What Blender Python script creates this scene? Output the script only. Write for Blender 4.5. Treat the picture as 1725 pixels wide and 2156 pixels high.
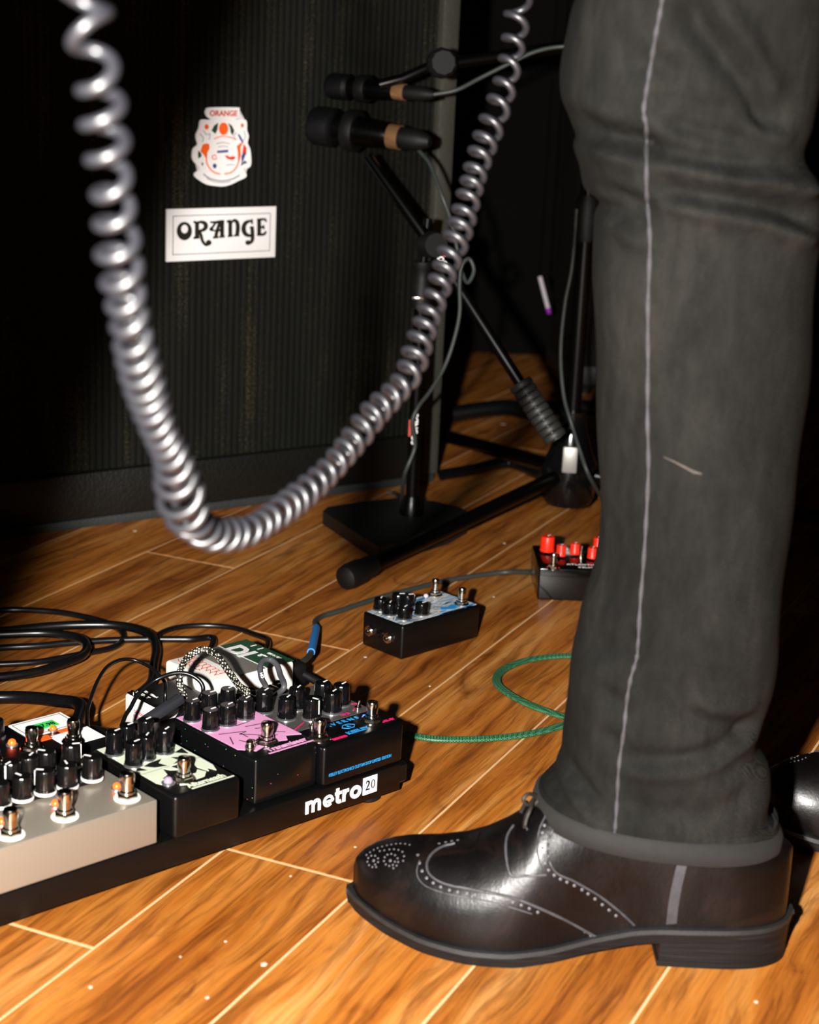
import bpy, bmesh, math, random
from mathutils import Vector, Matrix
from mathutils.bvhtree import BVHTree

random.seed(7)
for _o in list(bpy.data.objects):
    bpy.data.objects.remove(_o)
scene = bpy.context.scene
COL = scene.collection
PI = math.pi

# ------------------------------------------------------------------ camera, light, exposure
F_PX, PITCH, ROLL, CAM_H = 3800.0, 0.2715, 0.0456, 0.665
IMG_W, IMG_H = 1725.0, 2156.0
fwd = Vector((0, math.cos(PITCH), -math.sin(PITCH)))
_u = Vector((0, math.sin(PITCH), math.cos(PITCH)))
_x = Vector((1, 0, 0))
RIGHT = math.cos(ROLL) * _x + math.sin(ROLL) * _u
UP = -math.sin(ROLL) * _x + math.cos(ROLL) * _u
CAM = Vector((0, 0, CAM_H))

cam = bpy.data.cameras.new('camera')
cam_o = bpy.data.objects.new('camera', cam)
COL.objects.link(cam_o)
cam.sensor_fit = 'VERTICAL'
cam.sensor_height = 36.0
cam.sensor_width = 36.0 * IMG_W / IMG_H
cam.lens = F_PX / IMG_H * 36.0
cam.clip_start = 0.02
cam.dof.use_dof = True
cam.dof.focus_distance = 1.66
cam.dof.aperture_fstop = 7.6
_m = Matrix((RIGHT, UP, -fwd)).transposed().to_4x4()
_m.translation = CAM
cam_o.matrix_world = _m
scene.camera = cam_o

world = bpy.data.worlds.new('dim_room')
scene.world = world
world.use_nodes = True
world.node_tree.nodes['Background'].inputs[0].default_value = (1.0, 0.86, 0.66, 1)
world.node_tree.nodes['Background'].inputs[1].default_value = 0.004

# the photographer's flash, held a hand's breadth left of the lens
fl = bpy.data.lights.new('camera_flash', 'SPOT')
fl.energy = 325.0
fl.color = (1.0, 0.965, 0.92)
fl.spot_size = math.radians(124)
fl.spot_blend = 0.065
fl.shadow_soft_size = 0.018
fl_o = bpy.data.objects.new('camera_flash', fl)
COL.objects.link(fl_o)
fl_o.location = (-0.147, 0.0, 0.675)
_yaw, _pt = math.radians(57.2), math.radians(-20)
_d = Vector((math.sin(_yaw) * math.cos(_pt), math.cos(_yaw) * math.cos(_pt), math.sin(_pt)))
fl_o.rotation_euler = _d.to_track_quat('-Z', 'Y').to_euler()

vs = scene.view_settings
vs.view_transform = 'Standard'
vs.look = 'None'
vs.exposure = 0.0
vs.gamma = 1.0
vs.use_curve_mapping = False

# ------------------------------------------------------------------ measuring helpers (photo pixel -> metres)
def ray(px, py):
    return fwd + RIGHT * ((px - 862.5) / F_PX) - UP * ((py - 1078.0) / F_PX)
def PZ(px, py, z=0.0):                      # point on the level plane at height z
    d = ray(px, py)
    return CAM + d * ((z - CAM_H) / d.z)
def PY(px, py, y):                          # point on the upright plane y = const
    d = ray(px, py)
    return CAM + d * (y / d.y)
def PD(px, py, D):                          # point at distance D along the lens axis
    return CAM + ray(px, py) * D

# ------------------------------------------------------------------ object helpers
def lin(c):
    return tuple(((v / 255.0) / 12.92 if v / 255.0 <= 0.04045 else ((v / 255.0 + 0.055) / 1.055) ** 2.4) for v in c)

INV = {}
def thing(name, label, cat, loc=(0, 0, 0), rotz=0.0, group=None, kind=None):
    o = bpy.data.objects.new(name, None)
    o.empty_display_size = 0.02
    COL.objects.link(o)
    o.location = loc
    o.rotation_euler = (0, 0, rotz)
    INV[o.name] = (Matrix.Translation(Vector(loc)) @ Matrix.Rotation(rotz, 4, 'Z')).inverted()
    tag(o, label, cat, group, kind)
    return o
def tag(o, label=None, cat=None, group=None, kind=None):
    if label: o['label'] = label
    if cat: o['category'] = cat
    if group: o['group'] = group
    if kind: o['kind'] = kind
    return o
def to_mesh(name, bm, mat, smooth=40):
    me = bpy.data.meshes.new(name)
    bmesh.ops.recalc_face_normals(bm, faces=bm.faces[:])
    bm.to_mesh(me)
    bm.free()
    for m in (mat if isinstance(mat, (list, tuple)) else [mat]):
        me.materials.append(m)
    if smooth:
        me.polygons.foreach_set('use_smooth', [True] * len(me.polygons))
        me.set_sharp_from_angle(angle=math.radians(smooth))
    return me
def new(name, bm, mat, parent=None, smooth=40, world=False, loc=None, label=None):
    """one mesh object; world=True: the bmesh is in world metres and is moved into the parent's frame"""
    if world and parent is not None:
        root = parent
        while root.parent is not None: root = root.parent
        if root.name in INV:
            bm.transform(INV[root.name])
    if parent is None and loc is None and world:
        vs_ = [v.co for v in bm.verts]
        c = sum(vs_, Vector()) / len(vs_)
        c.z = min(v.z for v in vs_)
        bm.transform(Matrix.Translation(-c))
        loc = c
    me = to_mesh(name, bm, mat, smooth)
    o = bpy.data.objects.new(name, me)
    COL.objects.link(o)
    if parent is not None: o.parent = parent
    if loc is not None: o.location = loc
    if label: o['label'] = label
    return o
def inst(name, me, parent=None, loc=(0, 0, 0), rotz=0.0, rot=None):
    o = bpy.data.objects.new(name, me)
    COL.objects.link(o)
    if parent is not None: o.parent = parent
    o.location = loc
    o.rotation_euler = rot if rot is not None else (0, 0, rotz)
    return o

# ------------------------------------------------------------------ shape helpers (all add to a bmesh)
def BM(): return bmesh.new()
def box(bm, x0, y0, z0, x1, y1, z1, bev=0.0, seg=2, taper=0.0, mi=0):
    b = bmesh.new()
    t = taper
    co = [(x0 - t, y0 - t, z0), (x1 + t, y0 - t, z0), (x1 + t, y1 + t, z0), (x0 - t, y1 + t, z0),
          (x0, y0, z1), (x1, y0, z1), (x1, y1, z1), (x0, y1, z1)]
    v = [b.verts.new(c) for c in co]
    for f in ((3, 2, 1, 0), (4, 5, 6, 7), (0, 1, 5, 4), (1, 2, 6, 5), (2, 3, 7, 6), (3, 0, 4, 7)):
        b.faces.new([v[i] for i in f])
    if bev > 0:
        bmesh.ops.bevel(b, geom=b.edges[:], offset=bev, segments=seg, affect='EDGES', profile=0.5)
    return merge(bm, b, mi=mi)
def merge(bm, b, M=None, mi=0):
    if M is not None: b.transform(M)
    mp = {}
    for v in b.verts: mp[v] = bm.verts.new(v.co)
    for f in b.faces:
        try:
            nf = bm.faces.new([mp[v] for v in f.verts]); nf.material_index = mi if mi else f.material_index
        except ValueError: pass
    b.free()
    return bm
def lathe(bm, prof, n=24, M=None, cap=True, flute=0, fd=0.0, mi=0):
    """prof: list of (r, z); optional flutes round the side"""
    b = bmesh.new(); rings = []
    for r, z in prof:
        rg = []
        for i in range(n):
            a = 2 * PI * i / n
            rr = r * (1 - (fd if (flute and (i * flute // n * 2 != (i * flute * 2) // n)) else 0))
            rg.append(b.verts.new((rr * math.cos(a), rr * math.sin(a), z)))
        rings.append(rg)
    for a, c in zip(rings, rings[1:]):
        for i in range(n):
            j = (i + 1) % n
            b.faces.new((a[i], a[j], c[j], c[i]))
    if cap:
        b.faces.new(rings[0][::-1]); b.faces.new(rings[-1])
    return merge(bm, b, M, mi)
def frame_of(d):
    d = d.normalized()
    up = Vector((0, 0, 1)) if abs(d.z) < 0.95 else Vector((1, 0, 0))
    x = d.cross(up).normalized(); y = x.cross(d).normalized()
    return x, y
def M_axis(p, d):
    """matrix taking +Z to direction d at point p"""
    q = Vector((0, 0, 1)).rotation_difference(Vector(d).normalized())
    return Matrix.Translation(Vector(p)) @ q.to_matrix().to_4x4()
def cyl(bm, p0, p1, r0, r1=None, n=16, mi=0):
    p0, p1 = Vector(p0), Vector(p1)
    L = (p1 - p0).length
    return lathe(bm, [(r0, 0), (r0 if r1 is None else r1, L)], n, M_axis(p0, p1 - p0), mi=mi)
def catmull(P, sub=8, closed=False):
    P = [Vector(p) for p in P]; n = len(P); out = []
    for i in range(n - 1):
        p0 = P[max(i - 1, 0)]; p1 = P[i]; p2 = P[i + 1]; p3 = P[min(i + 2, n - 1)]
        for k in range(sub):
            t = k / sub
            out.append(0.5 * ((2 * p1) + (-p0 + p2) * t + (2 * p0 - 5 * p1 + 4 * p2 - p3) * t * t + (-p0 + 3 * p1 - 3 * p2 + p3) * t ** 3))
    out.append(P[-1].copy())
    return out
def tube(bm, pts, r, n=8, flat=None, mi=0, cap=True):
    """swept tube; r a number or list; flat=(w,h) gives a flat strap lying in the xy plane"""
    pts = [Vector(p) for p in pts]; N = len(pts); rings = []
    t0 = (pts[1] - pts[0]).normalized()
    x, y = frame_of(t0)
    for i, p in enumerate(pts):
        t = (pts[min(i + 1, N - 1)] - pts[max(i - 1, 0)])
        if t.length < 1e-9: t = t0
        t = t.normalized()
        if flat:
            x = t.cross(Vector((0, 0, 1)))
            x = x.normalized() if x.length > 1e-4 else Vector((1, 0, 0))
            y = x.cross(t)
        else:
            x = (x - t * x.dot(t)).normalized(); y = t.cross(x)
        ra = r[i] if isinstance(r, (list, tuple)) else r
        rg = []
        for k in range(n):
            a = 2 * PI * k / n
            if flat:
                ca, sa = math.cos(a), math.sin(a)
                e = 0.6
                rg.append(bm.verts.new(p + x * (flat[0] / 2 * math.copysign(abs(ca) ** e, ca)) + y * (flat[1] / 2 * math.copysign(abs(sa) ** e, sa))))
            else:
                rg.append(bm.verts.new(p + x * (ra * math.cos(a)) + y * (ra * math.sin(a))))
        rings.append(rg)
    for a, c in zip(rings, rings[1:]):
        for k in range(n):
            j = (k + 1) % n
            f = bm.faces.new((a[k], a[j], c[j], c[k])); f.material_index = mi
    if cap:
        f = bm.faces.new(rings[0][::-1]); f.material_index = mi
        f = bm.faces.new(rings[-1]); f.material_index = mi
    return bm
def prism(bm, poly, z0, z1, M=None, mi=0):
    """poly (x,y) list extruded z0..z1"""
    b = bmesh.new()
    lo = [b.verts.new((p[0], p[1], z0)) for p in poly]; hi = [b.verts.new((p[0], p[1], z1)) for p in poly]
    n = len(poly)
    f1 = b.faces.new(hi); f0 = b.faces.new(lo[::-1])
    for i in range(n):
        j = (i + 1) % n
        b.faces.new((lo[i], lo[j], hi[j], hi[i]))
    bmesh.ops.triangulate(b, faces=[f0, f1])
    return merge(bm, b, M, mi)
def stroke(bm, pts, w, z0, z1, M=None, smooth=6, mi=0):
    """flat brush stroke of width w (number or per-point list) through 2-D points"""
    if not isinstance(w, (list, tuple)): w = [w] * len(pts)
    P3 = [Vector((p[0], p[1], ww)) for p, ww in zip(pts, w)]
    if smooth > 1 and len(P3) > 2: P3 = catmull(P3, smooth)
    N = len(P3); b = bmesh.new(); rows = []
    for i, p in enumerate(P3):
        t = (P3[min(i + 1, N - 1)] - P3[max(i - 1, 0)]); t.z = 0
        t = t.normalized() if t.length > 1e-9 else Vector((1, 0, 0))
        nx, ny = -t.y, t.x
        h = p.z / 2
        rows.append([b.verts.new((p.x + nx * h, p.y + ny * h, z0)), b.verts.new((p.x - nx * h, p.y - ny * h, z0)),
                     b.verts.new((p.x - nx * h, p.y - ny * h, z1)), b.verts.new((p.x + nx * h, p.y + ny * h, z1))])
    for a, c in zip(rows, rows[1:]):
        for k in range(4):
            j = (k + 1) % 4
            b.faces.new((a[k], a[j], c[j], c[k]))
    b.faces.new(rows[0][::-1]); b.faces.new(rows[-1])
    return merge(bm, b, M, mi)
def ellipse(cx, cy, rx, ry, n=28, a0=0.0):
    return [(cx + rx * math.cos(a0 + 2 * PI * i / n), cy + ry * math.sin(a0 + 2 * PI * i / n)) for i in range(n)]
def ring_prism(bm, outer, inner, z0, z1, M=None, mi=0):
    b = bmesh.new(); n = len(outer)
    vs4 = [[b.verts.new((p[0], p[1], z)) for p in q] for q in (outer, inner) for z in (z0, z1)]
    ol, oh, il, ih = vs4
    for i in range(n):
        j = (i + 1) % n
        b.faces.new((ol[i], ol[j], oh[j], oh[i])); b.faces.new((il[j], il[i], ih[i], ih[j]))
        b.faces.new((oh[i], oh[j], ih[j], ih[i])); b.faces.new((ol[j], ol[i], il[i], il[j]))
    return merge(bm, b, M, mi)
def text(bm, body, size, M, depth=0.0001, bold=0.0, align='CENTER', sx=1.0, spacing=1.0, mi=0):
    cu = bpy.data.curves.new('t', 'FONT')
    cu.body = body; cu.size = size; cu.extrude = depth; cu.offset = bold
    cu.align_x = align; cu.align_y = 'CENTER'; cu.resolution_u = 3; cu.space_character = spacing
    o = bpy.data.objects.new('t', cu)
    me = bpy.data.meshes.new_from_object(o)
    b = bmesh.new(); b.from_mesh(me)
    b.transform(Matrix.Diagonal((sx, 1, 1, 1)))
    bpy.data.objects.remove(o); bpy.data.curves.remove(cu); bpy.data.meshes.remove(me)
    return merge(bm, b, M, mi)

# ------------------------------------------------------------------ materials (procedural)
class NT:
    def __init__(s, name):
        s.m = bpy.data.materials.new(name); s.m.use_nodes = True
        s.t = s.m.node_tree; s.b = s.t.nodes['Principled BSDF']
    def n(s, typ, ins=None, **kw):
        nd = s.t.nodes.new(typ)
        for k, v in kw.items(): setattr(nd, k, v)
        for k, v in (ins or {}).items():
            if hasattr(v, 'is_output') or isinstance(v, bpy.types.NodeSocket): s.t.links.new(v, nd.inputs[k])
            else: nd.inputs[k].default_value = v
        return nd
    def link(s, a, b): s.t.links.new(a, b)
    def set(s, **kw):
        for k, v in kw.items():
            k = {'color': 'Base Color', 'rough': 'Roughness', 'metal': 'Metallic', 'spec': 'Specular IOR Level', 'coat': 'Coat Weight',
                 'normal': 'Normal', 'emit': 'Emission Color', 'estr': 'Emission Strength', 'alpha': 'Alpha', 'trans': 'Transmission Weight', 'sheen': 'Sheen Weight', 'coatr': 'Coat Roughness'}[k]
            if isinstance(v, bpy.types.NodeSocket): s.t.links.new(v, s.b.inputs[k])
            elif isinstance(v, tuple) and len(v) == 3: s.b.inputs[k].default_value = v + (1,)
            else: s.b.inputs[k].default_value = v
    def coord(s, scale=(1, 1, 1), rot=(0, 0, 0), kind='Object', offset=None):
        tc = s.n('ShaderNodeTexCoord')
        mp = s.n('ShaderNodeMapping', {'Vector': tc.outputs[kind], 'Scale': scale, 'Rotation': rot})
        if offset is not None: s.link(offset, mp.inputs['Location'])
        return mp.outputs[0]
    def noise(s, vec, scale, detail=4, rough=0.55, dist=0.0):
        return s.n('ShaderNodeTexNoise', {'Vector': vec, 'Scale': scale, 'Detail': detail, 'Roughness': rough, 'Distortion': dist}).outputs[0]
    def ramp(s, fac, stops, interp='LINEAR'):
        r = s.n('ShaderNodeValToRGB', {'Fac': fac}); cr = r.color_ramp; cr.interpolation = interp
        while len(cr.elements) < len(stops): cr.elements.new(0.5)
        for e, (p, c) in zip(cr.elements, stops):
            e.position = p; e.color = tuple(c) + ((1,) if len(c) == 3 else ())
        return r.outputs[0]
    def mix(s, fac, a, b, mode='MIX'):
        m = s.n('ShaderNodeMix', data_type='RGBA', blend_type=mode)
        for k, v in ((0, fac), (6, a), (7, b)):
            if isinstance(v, bpy.types.NodeSocket): s.link(v, m.inputs[k])
            elif isinstance(v, tuple): m.inputs[k].default_value = v + ((1,) if len(v) == 3 else ())
            else: m.inputs[k].default_value = v
        return m.outputs[2]
    def bump(s, h, strength=0.3, dist=0.001):
        return s.n('ShaderNodeBump', {'Height': h, 'Strength': strength, 'Distance': dist}).outputs[0]

MATS = {}
def mat(name, rgb, rough=0.5, metal=0.0, spec=0.5, var=0.0, scale=60.0, bump=0.0, coat=0.0, emit=0.0, bscale=None):
    if name in MATS: return MATS[name]
    t = NT(name); c = lin(rgb)
    t.set(rough=rough, metal=metal, spec=spec, coat=coat)
    v = t.coord()
    nz = t.noise(v, scale)
    k = var if var else 0.06
    t.set(color=t.mix(nz, tuple(x * (1 - k) for x in c), tuple(min(1, x * (1 + k)) for x in c)))
    if bump: t.set(normal=t.bump(t.noise(v, bscale or scale * 6, 2), bump, 0.0005))
    if emit: t.set(emit=c, estr=emit)
    MATS[name] = t.m
    return t.m

M_BLACK = mat('black_powder_coat', (7, 7, 7), 0.33, spec=0.35, var=0.2, scale=200, bump=0.15, bscale=2500)
M_GLOSS = mat('black_gloss_plastic', (9, 9, 10), 0.16, var=0.1)
M_RUBBER = mat('black_rubber', (7, 7, 7), 0.6, spec=0.3, var=0.2, bump=0.15)
M_CABLE = mat('black_cable_jacket', (11, 11, 12), 0.28, var=0.15)
M_CABLE2 = mat('grey_green_cable_jacket', (48, 53, 50), 0.5, var=0.15)
M_STAND = mat('black_stand_enamel', (3, 3, 3), 0.3, spec=0.2, var=0.2)
M_CHROME = mat('nickel_chrome', (205, 198, 185), 0.16, 1.0, var=0.05)
M_WASHER = mat('dull_zinc_washer', (190, 192, 195), 0.32, 0.9)
M_WHITE = mat('white_print', (242, 239, 237), 0.5, var=0.03)
M_WPLAS = mat('white_nylon_washer', (225, 222, 216), 0.4)
M_BLUE = mat('blue_print', (30, 140, 205), 0.5)
M_MAG = mat('magenta_print', (215, 20, 95), 0.5)
M_PINK = mat('pink_print', (214, 148, 190), 0.5)
M_INK = mat('black_print', (14, 12, 14), 0.5)
M_GOLD = mat('gold_connector', (214, 160, 112), 0.32, 0.75)
M_RED = mat('red_plastic', (232, 40, 16), 0.3)
M_REDINK = mat('red_ink', (205, 70, 50), 0.6)
M_ORANGE = mat('orange_ink', (245, 95, 20), 0.55)
M_GREENI = mat('dark_green_ink', (25, 60, 40), 0.6)
M_NAVY = mat('navy_ink', (50, 60, 130), 0.6)
M_GREYINK = mat('grey_ink', (150, 150, 152), 0.6)
M_LED = mat('lit_orange_led', (255, 70, 15), 0.3, emit=5.0)
M_LED2 = mat('clear_led_lens', (205, 195, 205), 0.12)
M_BLUELED = mat('blue_indicator', (60, 110, 255), 0.3, emit=1.5)
# ------------------------------------------------------------------ special materials
def wood_mat():
    t = NT('orange_brown_laminate')
    oi = t.n('ShaderNodeObjectInfo')
    mul = lambda a, k: t.n('ShaderNodeMath', {0: a, 1: k}, operation='MULTIPLY').outputs[0]
    off = t.n('ShaderNodeCombineXYZ', {'X': mul(oi.outputs['Random'], 37.0), 'Y': mul(oi.outputs['Random'], 91.0)})
    v = t.coord((1, 1, 1), offset=off.outputs[0])
    M = lambda sc: t.n('ShaderNodeMapping', {'Vector': v, 'Scale': sc}).outputs[0]
    warp = t.noise(M((9, 2.2, 1)), 1.6, 2)
    va = t.n('ShaderNodeVectorMath', {0: M((30, 1.7, 1)), 1: t.n('ShaderNodeCombineXYZ', {'X': mul(warp, 1.3)}).outputs[0]}, operation='ADD').outputs[0]
    broad = t.noise(va, 1.0, 4, 0.6, 0.25)
    streak = t.noise(t.n('ShaderNodeMapping', {'Vector': va, 'Scale': (2.6, 2.6, 1)}).outputs[0], 1.5, 4, 0.65, 0.2)
    fine = t.noise(M((420, 16, 1)), 1.0, 3, 0.6)
    patch = t.noise(M((15, 6, 1)), 1.6, 5, 0.65, 1.0)
    c1 = t.ramp(broad, [(0.28, lin((136, 72, 18))), (0.42, lin((176, 103, 34))), (0.54, lin((196, 124, 50))), (0.66, lin((214, 152, 84))), (0.8, lin((186, 112, 40)))])
    c2 = t.ramp(streak, [(0.30, (0.30, 0.23, 0.17)), (0.42, (0.62, 0.55, 0.48)), (0.51, (0.95, 0.94, 0.92)), (0.65, (1.08, 1.07, 1.05))])
    c3 = t.ramp(patch, [(0.28, (0.36, 0.28, 0.22)), (0.37, (0.80, 0.75, 0.70)), (0.46, (1, 1, 1))])
    c4 = t.ramp(fine, [(0.3, (0.74, 0.70, 0.66)), (0.5, (1, 1, 1)), (0.7, (1.12, 1.12, 1.12))])
    c = t.mix(0.85, c1, c2, 'MULTIPLY'); c = t.mix(0.75, c, c3, 'MULTIPLY'); c = t.mix(0.8, c, c4, 'MULTIPLY')
    tone = t.ramp(oi.outputs['Random'], [(0, (0.70, 0.68, 0.64)), (1, (0.86, 0.84, 0.81))])
    c = t.mix(1.0, c, tone, 'MULTIPLY')
    t.set(color=c, rough=t.ramp(t.noise(v, 7, 3), [(0.3, (0.42,) * 3), (0.7, (0.6,) * 3)]), spec=0.35)
    t.set(normal=t.bump(fine, 0.15, 0.0005))
    return t.m
def grille_mat():
    t = NT('woven_speaker_cloth')
    v = t.coord((1, 1, 1))
    wv = t.noise(t.n('ShaderNodeMapping', {'Vector': v, 'Scale': (420, 1, 300)}).outputs[0], 1.0, 2, 0.6)
    big = t.noise(t.n('ShaderNodeMapping', {'Vector': v, 'Scale': (26, 1, 3.5)}).outputs[0], 1.0, 3, 0.6)
    f = t.n('ShaderNodeMath', {0: wv, 1: big}, operation='MULTIPLY').outputs[0]
    c = t.ramp(f, [(0.18, lin((6, 7, 4))), (0.32, lin((14, 15, 8))), (0.42, lin((50, 46, 28)))])
    t.set(color=c, rough=0.8, spec=0.2, normal=t.bump(wv, 0.6, 0.001))
    return t.m
def vinyl_mat(name, rgb, rough=0.5):
    t = NT(name); v = t.coord()
    c = lin(rgb)
    vor = t.n('ShaderNodeTexVoronoi', {'Vector': v, 'Scale': 260.0}).outputs[0]
    nz = t.noise(v, 12, 4)
    t.set(color=t.mix(nz, tuple(x * 0.7 for x in c), tuple(x * 1.3 for x in c)), rough=rough, spec=0.4, normal=t.bump(vor, 0.5, 0.0008))
    return t.m
def denim_mat():
    t = NT('washed_charcoal_denim')
    v = t.coord()
    twill = t.n('ShaderNodeTexWave', {'Vector': t.coord((1, 1, 1), (0.6, 0.3, 0.7)), 'Scale': 340.0, 'Distortion': 3.0, 'Detail': 2.0, 'Detail Scale': 2.0}).outputs[1]
    grit = t.noise(v, 900, 3, 0.7)
    fade = t.noise(t.n('ShaderNodeMapping', {'Vector': v, 'Scale': (14, 14, 4)}).outputs[0], 1.0, 4, 0.6)
    c = t.ramp(fade, [(0.3, lin((15, 15, 14))), (0.5, lin((23, 23, 21))), (0.72, lin((36, 35, 32)))])
    g = t.ramp(t.mix(0.4, grit, twill), [(0.32, (0.45,) * 3), (0.5, (0.95,) * 3), (0.65, (1.35,) * 3)])
    c = t.mix(1.0, c, g, 'MULTIPLY')
    mott = t.noise(t.n('ShaderNodeMapping', {'Vector': v, 'Scale': (1.5, 1.5, 0.6)}).outputs[0], 70, 3, 0.6)
    c = t.mix(1.0, c, t.ramp(mott, [(0.3, (0.72,) * 3), (0.7, (1.22,) * 3)]), 'MULTIPLY')
    t.set(color=c, rough=0.86, spec=0.12, normal=t.bump(grit, 0.35, 0.0008))
    return t.m
def leather_mat():
    t = NT('burnished_dark_leather')
    v = t.coord()
    nz = t.noise(v, 16, 5, 0.6, 0.8)
    c = t.ramp(nz, [(0.3, lin((5, 4, 4))), (0.54, lin((8, 6, 6))), (0.68, lin((24, 14, 10))), (0.8, lin((10, 8, 7)))])
    gr = t.noise(v, 420, 4, 0.6)
    cre = t.noise(t.n('ShaderNodeMapping', {'Vector': v, 'Scale': (60, 20, 22)}).outputs[0], 1.0, 4, 0.6)
    t.set(color=c, rough=t.ramp(nz, [(0.3, (0.26,) * 3), (0.7, (0.42,) * 3)]), spec=0.32)
    b1 = t.n('ShaderNodeBump', {'Height': gr, 'Strength': 0.22, 'Distance': 0.0006})
    b2 = t.n('ShaderNodeBump', {'Height': cre, 'Strength': 0.10, 'Distance': 0.003, 'Normal': b1.outputs[0]})
    t.set(normal=b2.outputs[0])
    return t.m
def sole_mat():
    t = NT('stacked_leather_sole')
    v = t.coord()
    st = t.noise(t.n('ShaderNodeMapping', {'Vector': v, 'Scale': (20, 20, 380)}).outputs[0], 1.0, 3, 0.6)
    c = t.ramp(st, [(0.3, lin((10, 10, 10))), (0.6, lin((21, 21, 22))), (0.8, lin((44, 43, 42)))])
    t.set(color=c, rough=0.5, spec=0.25, normal=t.bump(st, 0.3, 0.001))
    return t.m
def sparkle_mat():
    t = NT('black_sparkle_finish')
    v = t.coord()
    vo = t.n('ShaderNodeTexVoronoi', {'Vector': v, 'Scale': 420.0}, feature='F1')
    dot = t.ramp(vo.outputs[0], [(0.10, (1, 1, 1)), (0.16, (0, 0, 0))])
    keep = t.ramp(t.n('ShaderNodeSeparateColor', {0: vo.outputs[1]}).outputs[0], [(0.962, (0, 0, 0)), (0.965, (1, 1, 1))], 'CONSTANT')
    hue = t.n('ShaderNodeHueSaturation', {'Hue': t.n('ShaderNodeSeparateColor', {0: vo.outputs[1]}).outputs[1], 'Color': (0.12, 0.75, 0.55, 1)}).outputs[0]
    k = t.mix(1.0, dot, keep, 'MULTIPLY')
    t.set(color=t.mix(k, lin((9, 10, 10)), hue), rough=0.22, spec=0.5)
    return t.m
def print_mat(name, stops, scale=(60, 60, 60), detail=2.0, dist=2.0, rot=0.0, interp='CONSTANT', wave=False, rough=0.45):
    t = NT(name)
    v = t.coord(scale, (0, 0, rot))
    f = t.noise(v, 1.0, detail, 0.5, dist)
    t.set(color=t.ramp(f, [(p, lin(c)) for p, c in stops], interp), rough=rough)
    return t.m
def braid_mat(name, ca, cb, scale):
    t = NT(name)
    vo = t.n('ShaderNodeTexVoronoi', {'Vector': t.coord(), 'Scale': scale, 'Randomness': 0.35}).outputs[0]
    ch = t.ramp(vo, [(0.30, lin(ca)), (0.42, lin(cb))])
    t.set(color=ch, rough=0.6, normal=t.bump(ch, 0.4, 0.0006))
    return t.m

M_WOOD, M_GRILLE, M_DENIM, M_LEATHER, M_SOLE, M_SPARK = wood_mat(), grille_mat(), denim_mat(), leather_mat(), sole_mat(), sparkle_mat()
M_VINYL = vinyl_mat('dark_vinyl_covering', (15, 15, 12))
M_TRIM = vinyl_mat('grey_vinyl_edge', (56, 56, 48), 0.6)
M_SKID = vinyl_mat('slate_grey_plinth', (44, 48, 47), 0.6)
M_GROUT = mat('pale_joint_filler', (212, 176, 128), 0.8, var=0.12, scale=30)
M_DRAPE = mat('black_stage_cloth', (10, 9, 8), 0.95, spec=0.1, var=0.3, scale=8)
M_REDWALL = mat('dark_maroon_wall', (24, 8, 7), 0.9, spec=0.1, var=0.3, scale=6)

# ------------------------------------------------------------------ floor of single planks
A_PL = 0.425
PW, P_OFF, PL_LEN, GAP = 0.1258, 0.3014, 1.42, 0.0023
fb = BM(); box(fb, -4.2, -1.2, -0.05, 3.6, 4.6, -0.0005)
floor = new('floor', fb, M_GROUT, smooth=0); floor['kind'] = 'structure'
floor['label'] = 'floor of orange-brown wood-look planks with pale joints'
pb = BM()
w2, l2, e = (PW - GAP) / 2, (PL_LEN - 0.0036) / 2, 0.0003
lo = [(-w2, -l2, -0.012), (w2, -l2, -0.012), (w2, l2, -0.012), (-w2, l2, -0.012)]
md = [(x, y, -e) for x, y, _ in lo]
hi = [(x - math.copysign(e, x), y - math.copysign(e, y), 0.0) for x, y, _ in lo]
V = [[pb.verts.new(c) for c in q] for q in (lo, md, hi)]
for a, c in zip(V, V[1:]):
    for i in range(4): pb.faces.new((a[i], a[(i + 1) % 4], c[(i + 1) % 4], c[i]))
pb.faces.new(V[2]); pb.faces.new(V[0][::-1])
plank_me = to_mesh('plank', pb, M_WOOD, 0)
d1 = Vector((math.sin(A_PL), math.cos(A_PL), 0)); d2 = Vector((-math.cos(A_PL), math.sin(A_PL), 0))
KNOWN = {2: 1.166, 4: 1.639, 6: 1.8235, 0: 0.62, 1: 1.93, 3: 0.98, 5: 1.20, 7: 0.85}
rp = random.Random(11)
for r in range(-20, 24):
    j0 = KNOWN.get(r - 0, rp.uniform(0, PL_LEN))
    c2 = P_OFF + (r + 0.5) * PW
    k0 = -3
    for k in range(-3, 5):
        c1 = j0 + (k + 0.5) * PL_LEN
        c = d1 * c1 + d2 * c2
        if c.y < -0.1 or c.y > 4.4 or abs(c.x) > 0.75 + 0.62 * max(c.y, 0.3): continue
        inst('plank', plank_me, floor, (c.x, c.y, 0.0), -A_PL)

def struct(name, bm, m, label):
    o = new(name, bm, m, smooth=0); o['kind'] = 'structure'; o['label'] = label
    return o
b = BM(); box(b, -4.2, 3.62, -0.05, 3.6, 3.72, 3.0); struct('wall_back', b, M_DRAPE, 'black cloth-covered back wall lost in darkness')
b = BM(); box(b, 3.6, -1.2, -0.05, 3.7, 4.7, 3.0); struct('wall_right', b, M_REDWALL, 'dark maroon side wall in shadow')
b = BM(); box(b, -4.3, -1.2, -0.05, -4.2, 4.7, 3.0); struct('wall_left', b, M_DRAPE, 'black side wall in darkness')

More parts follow.
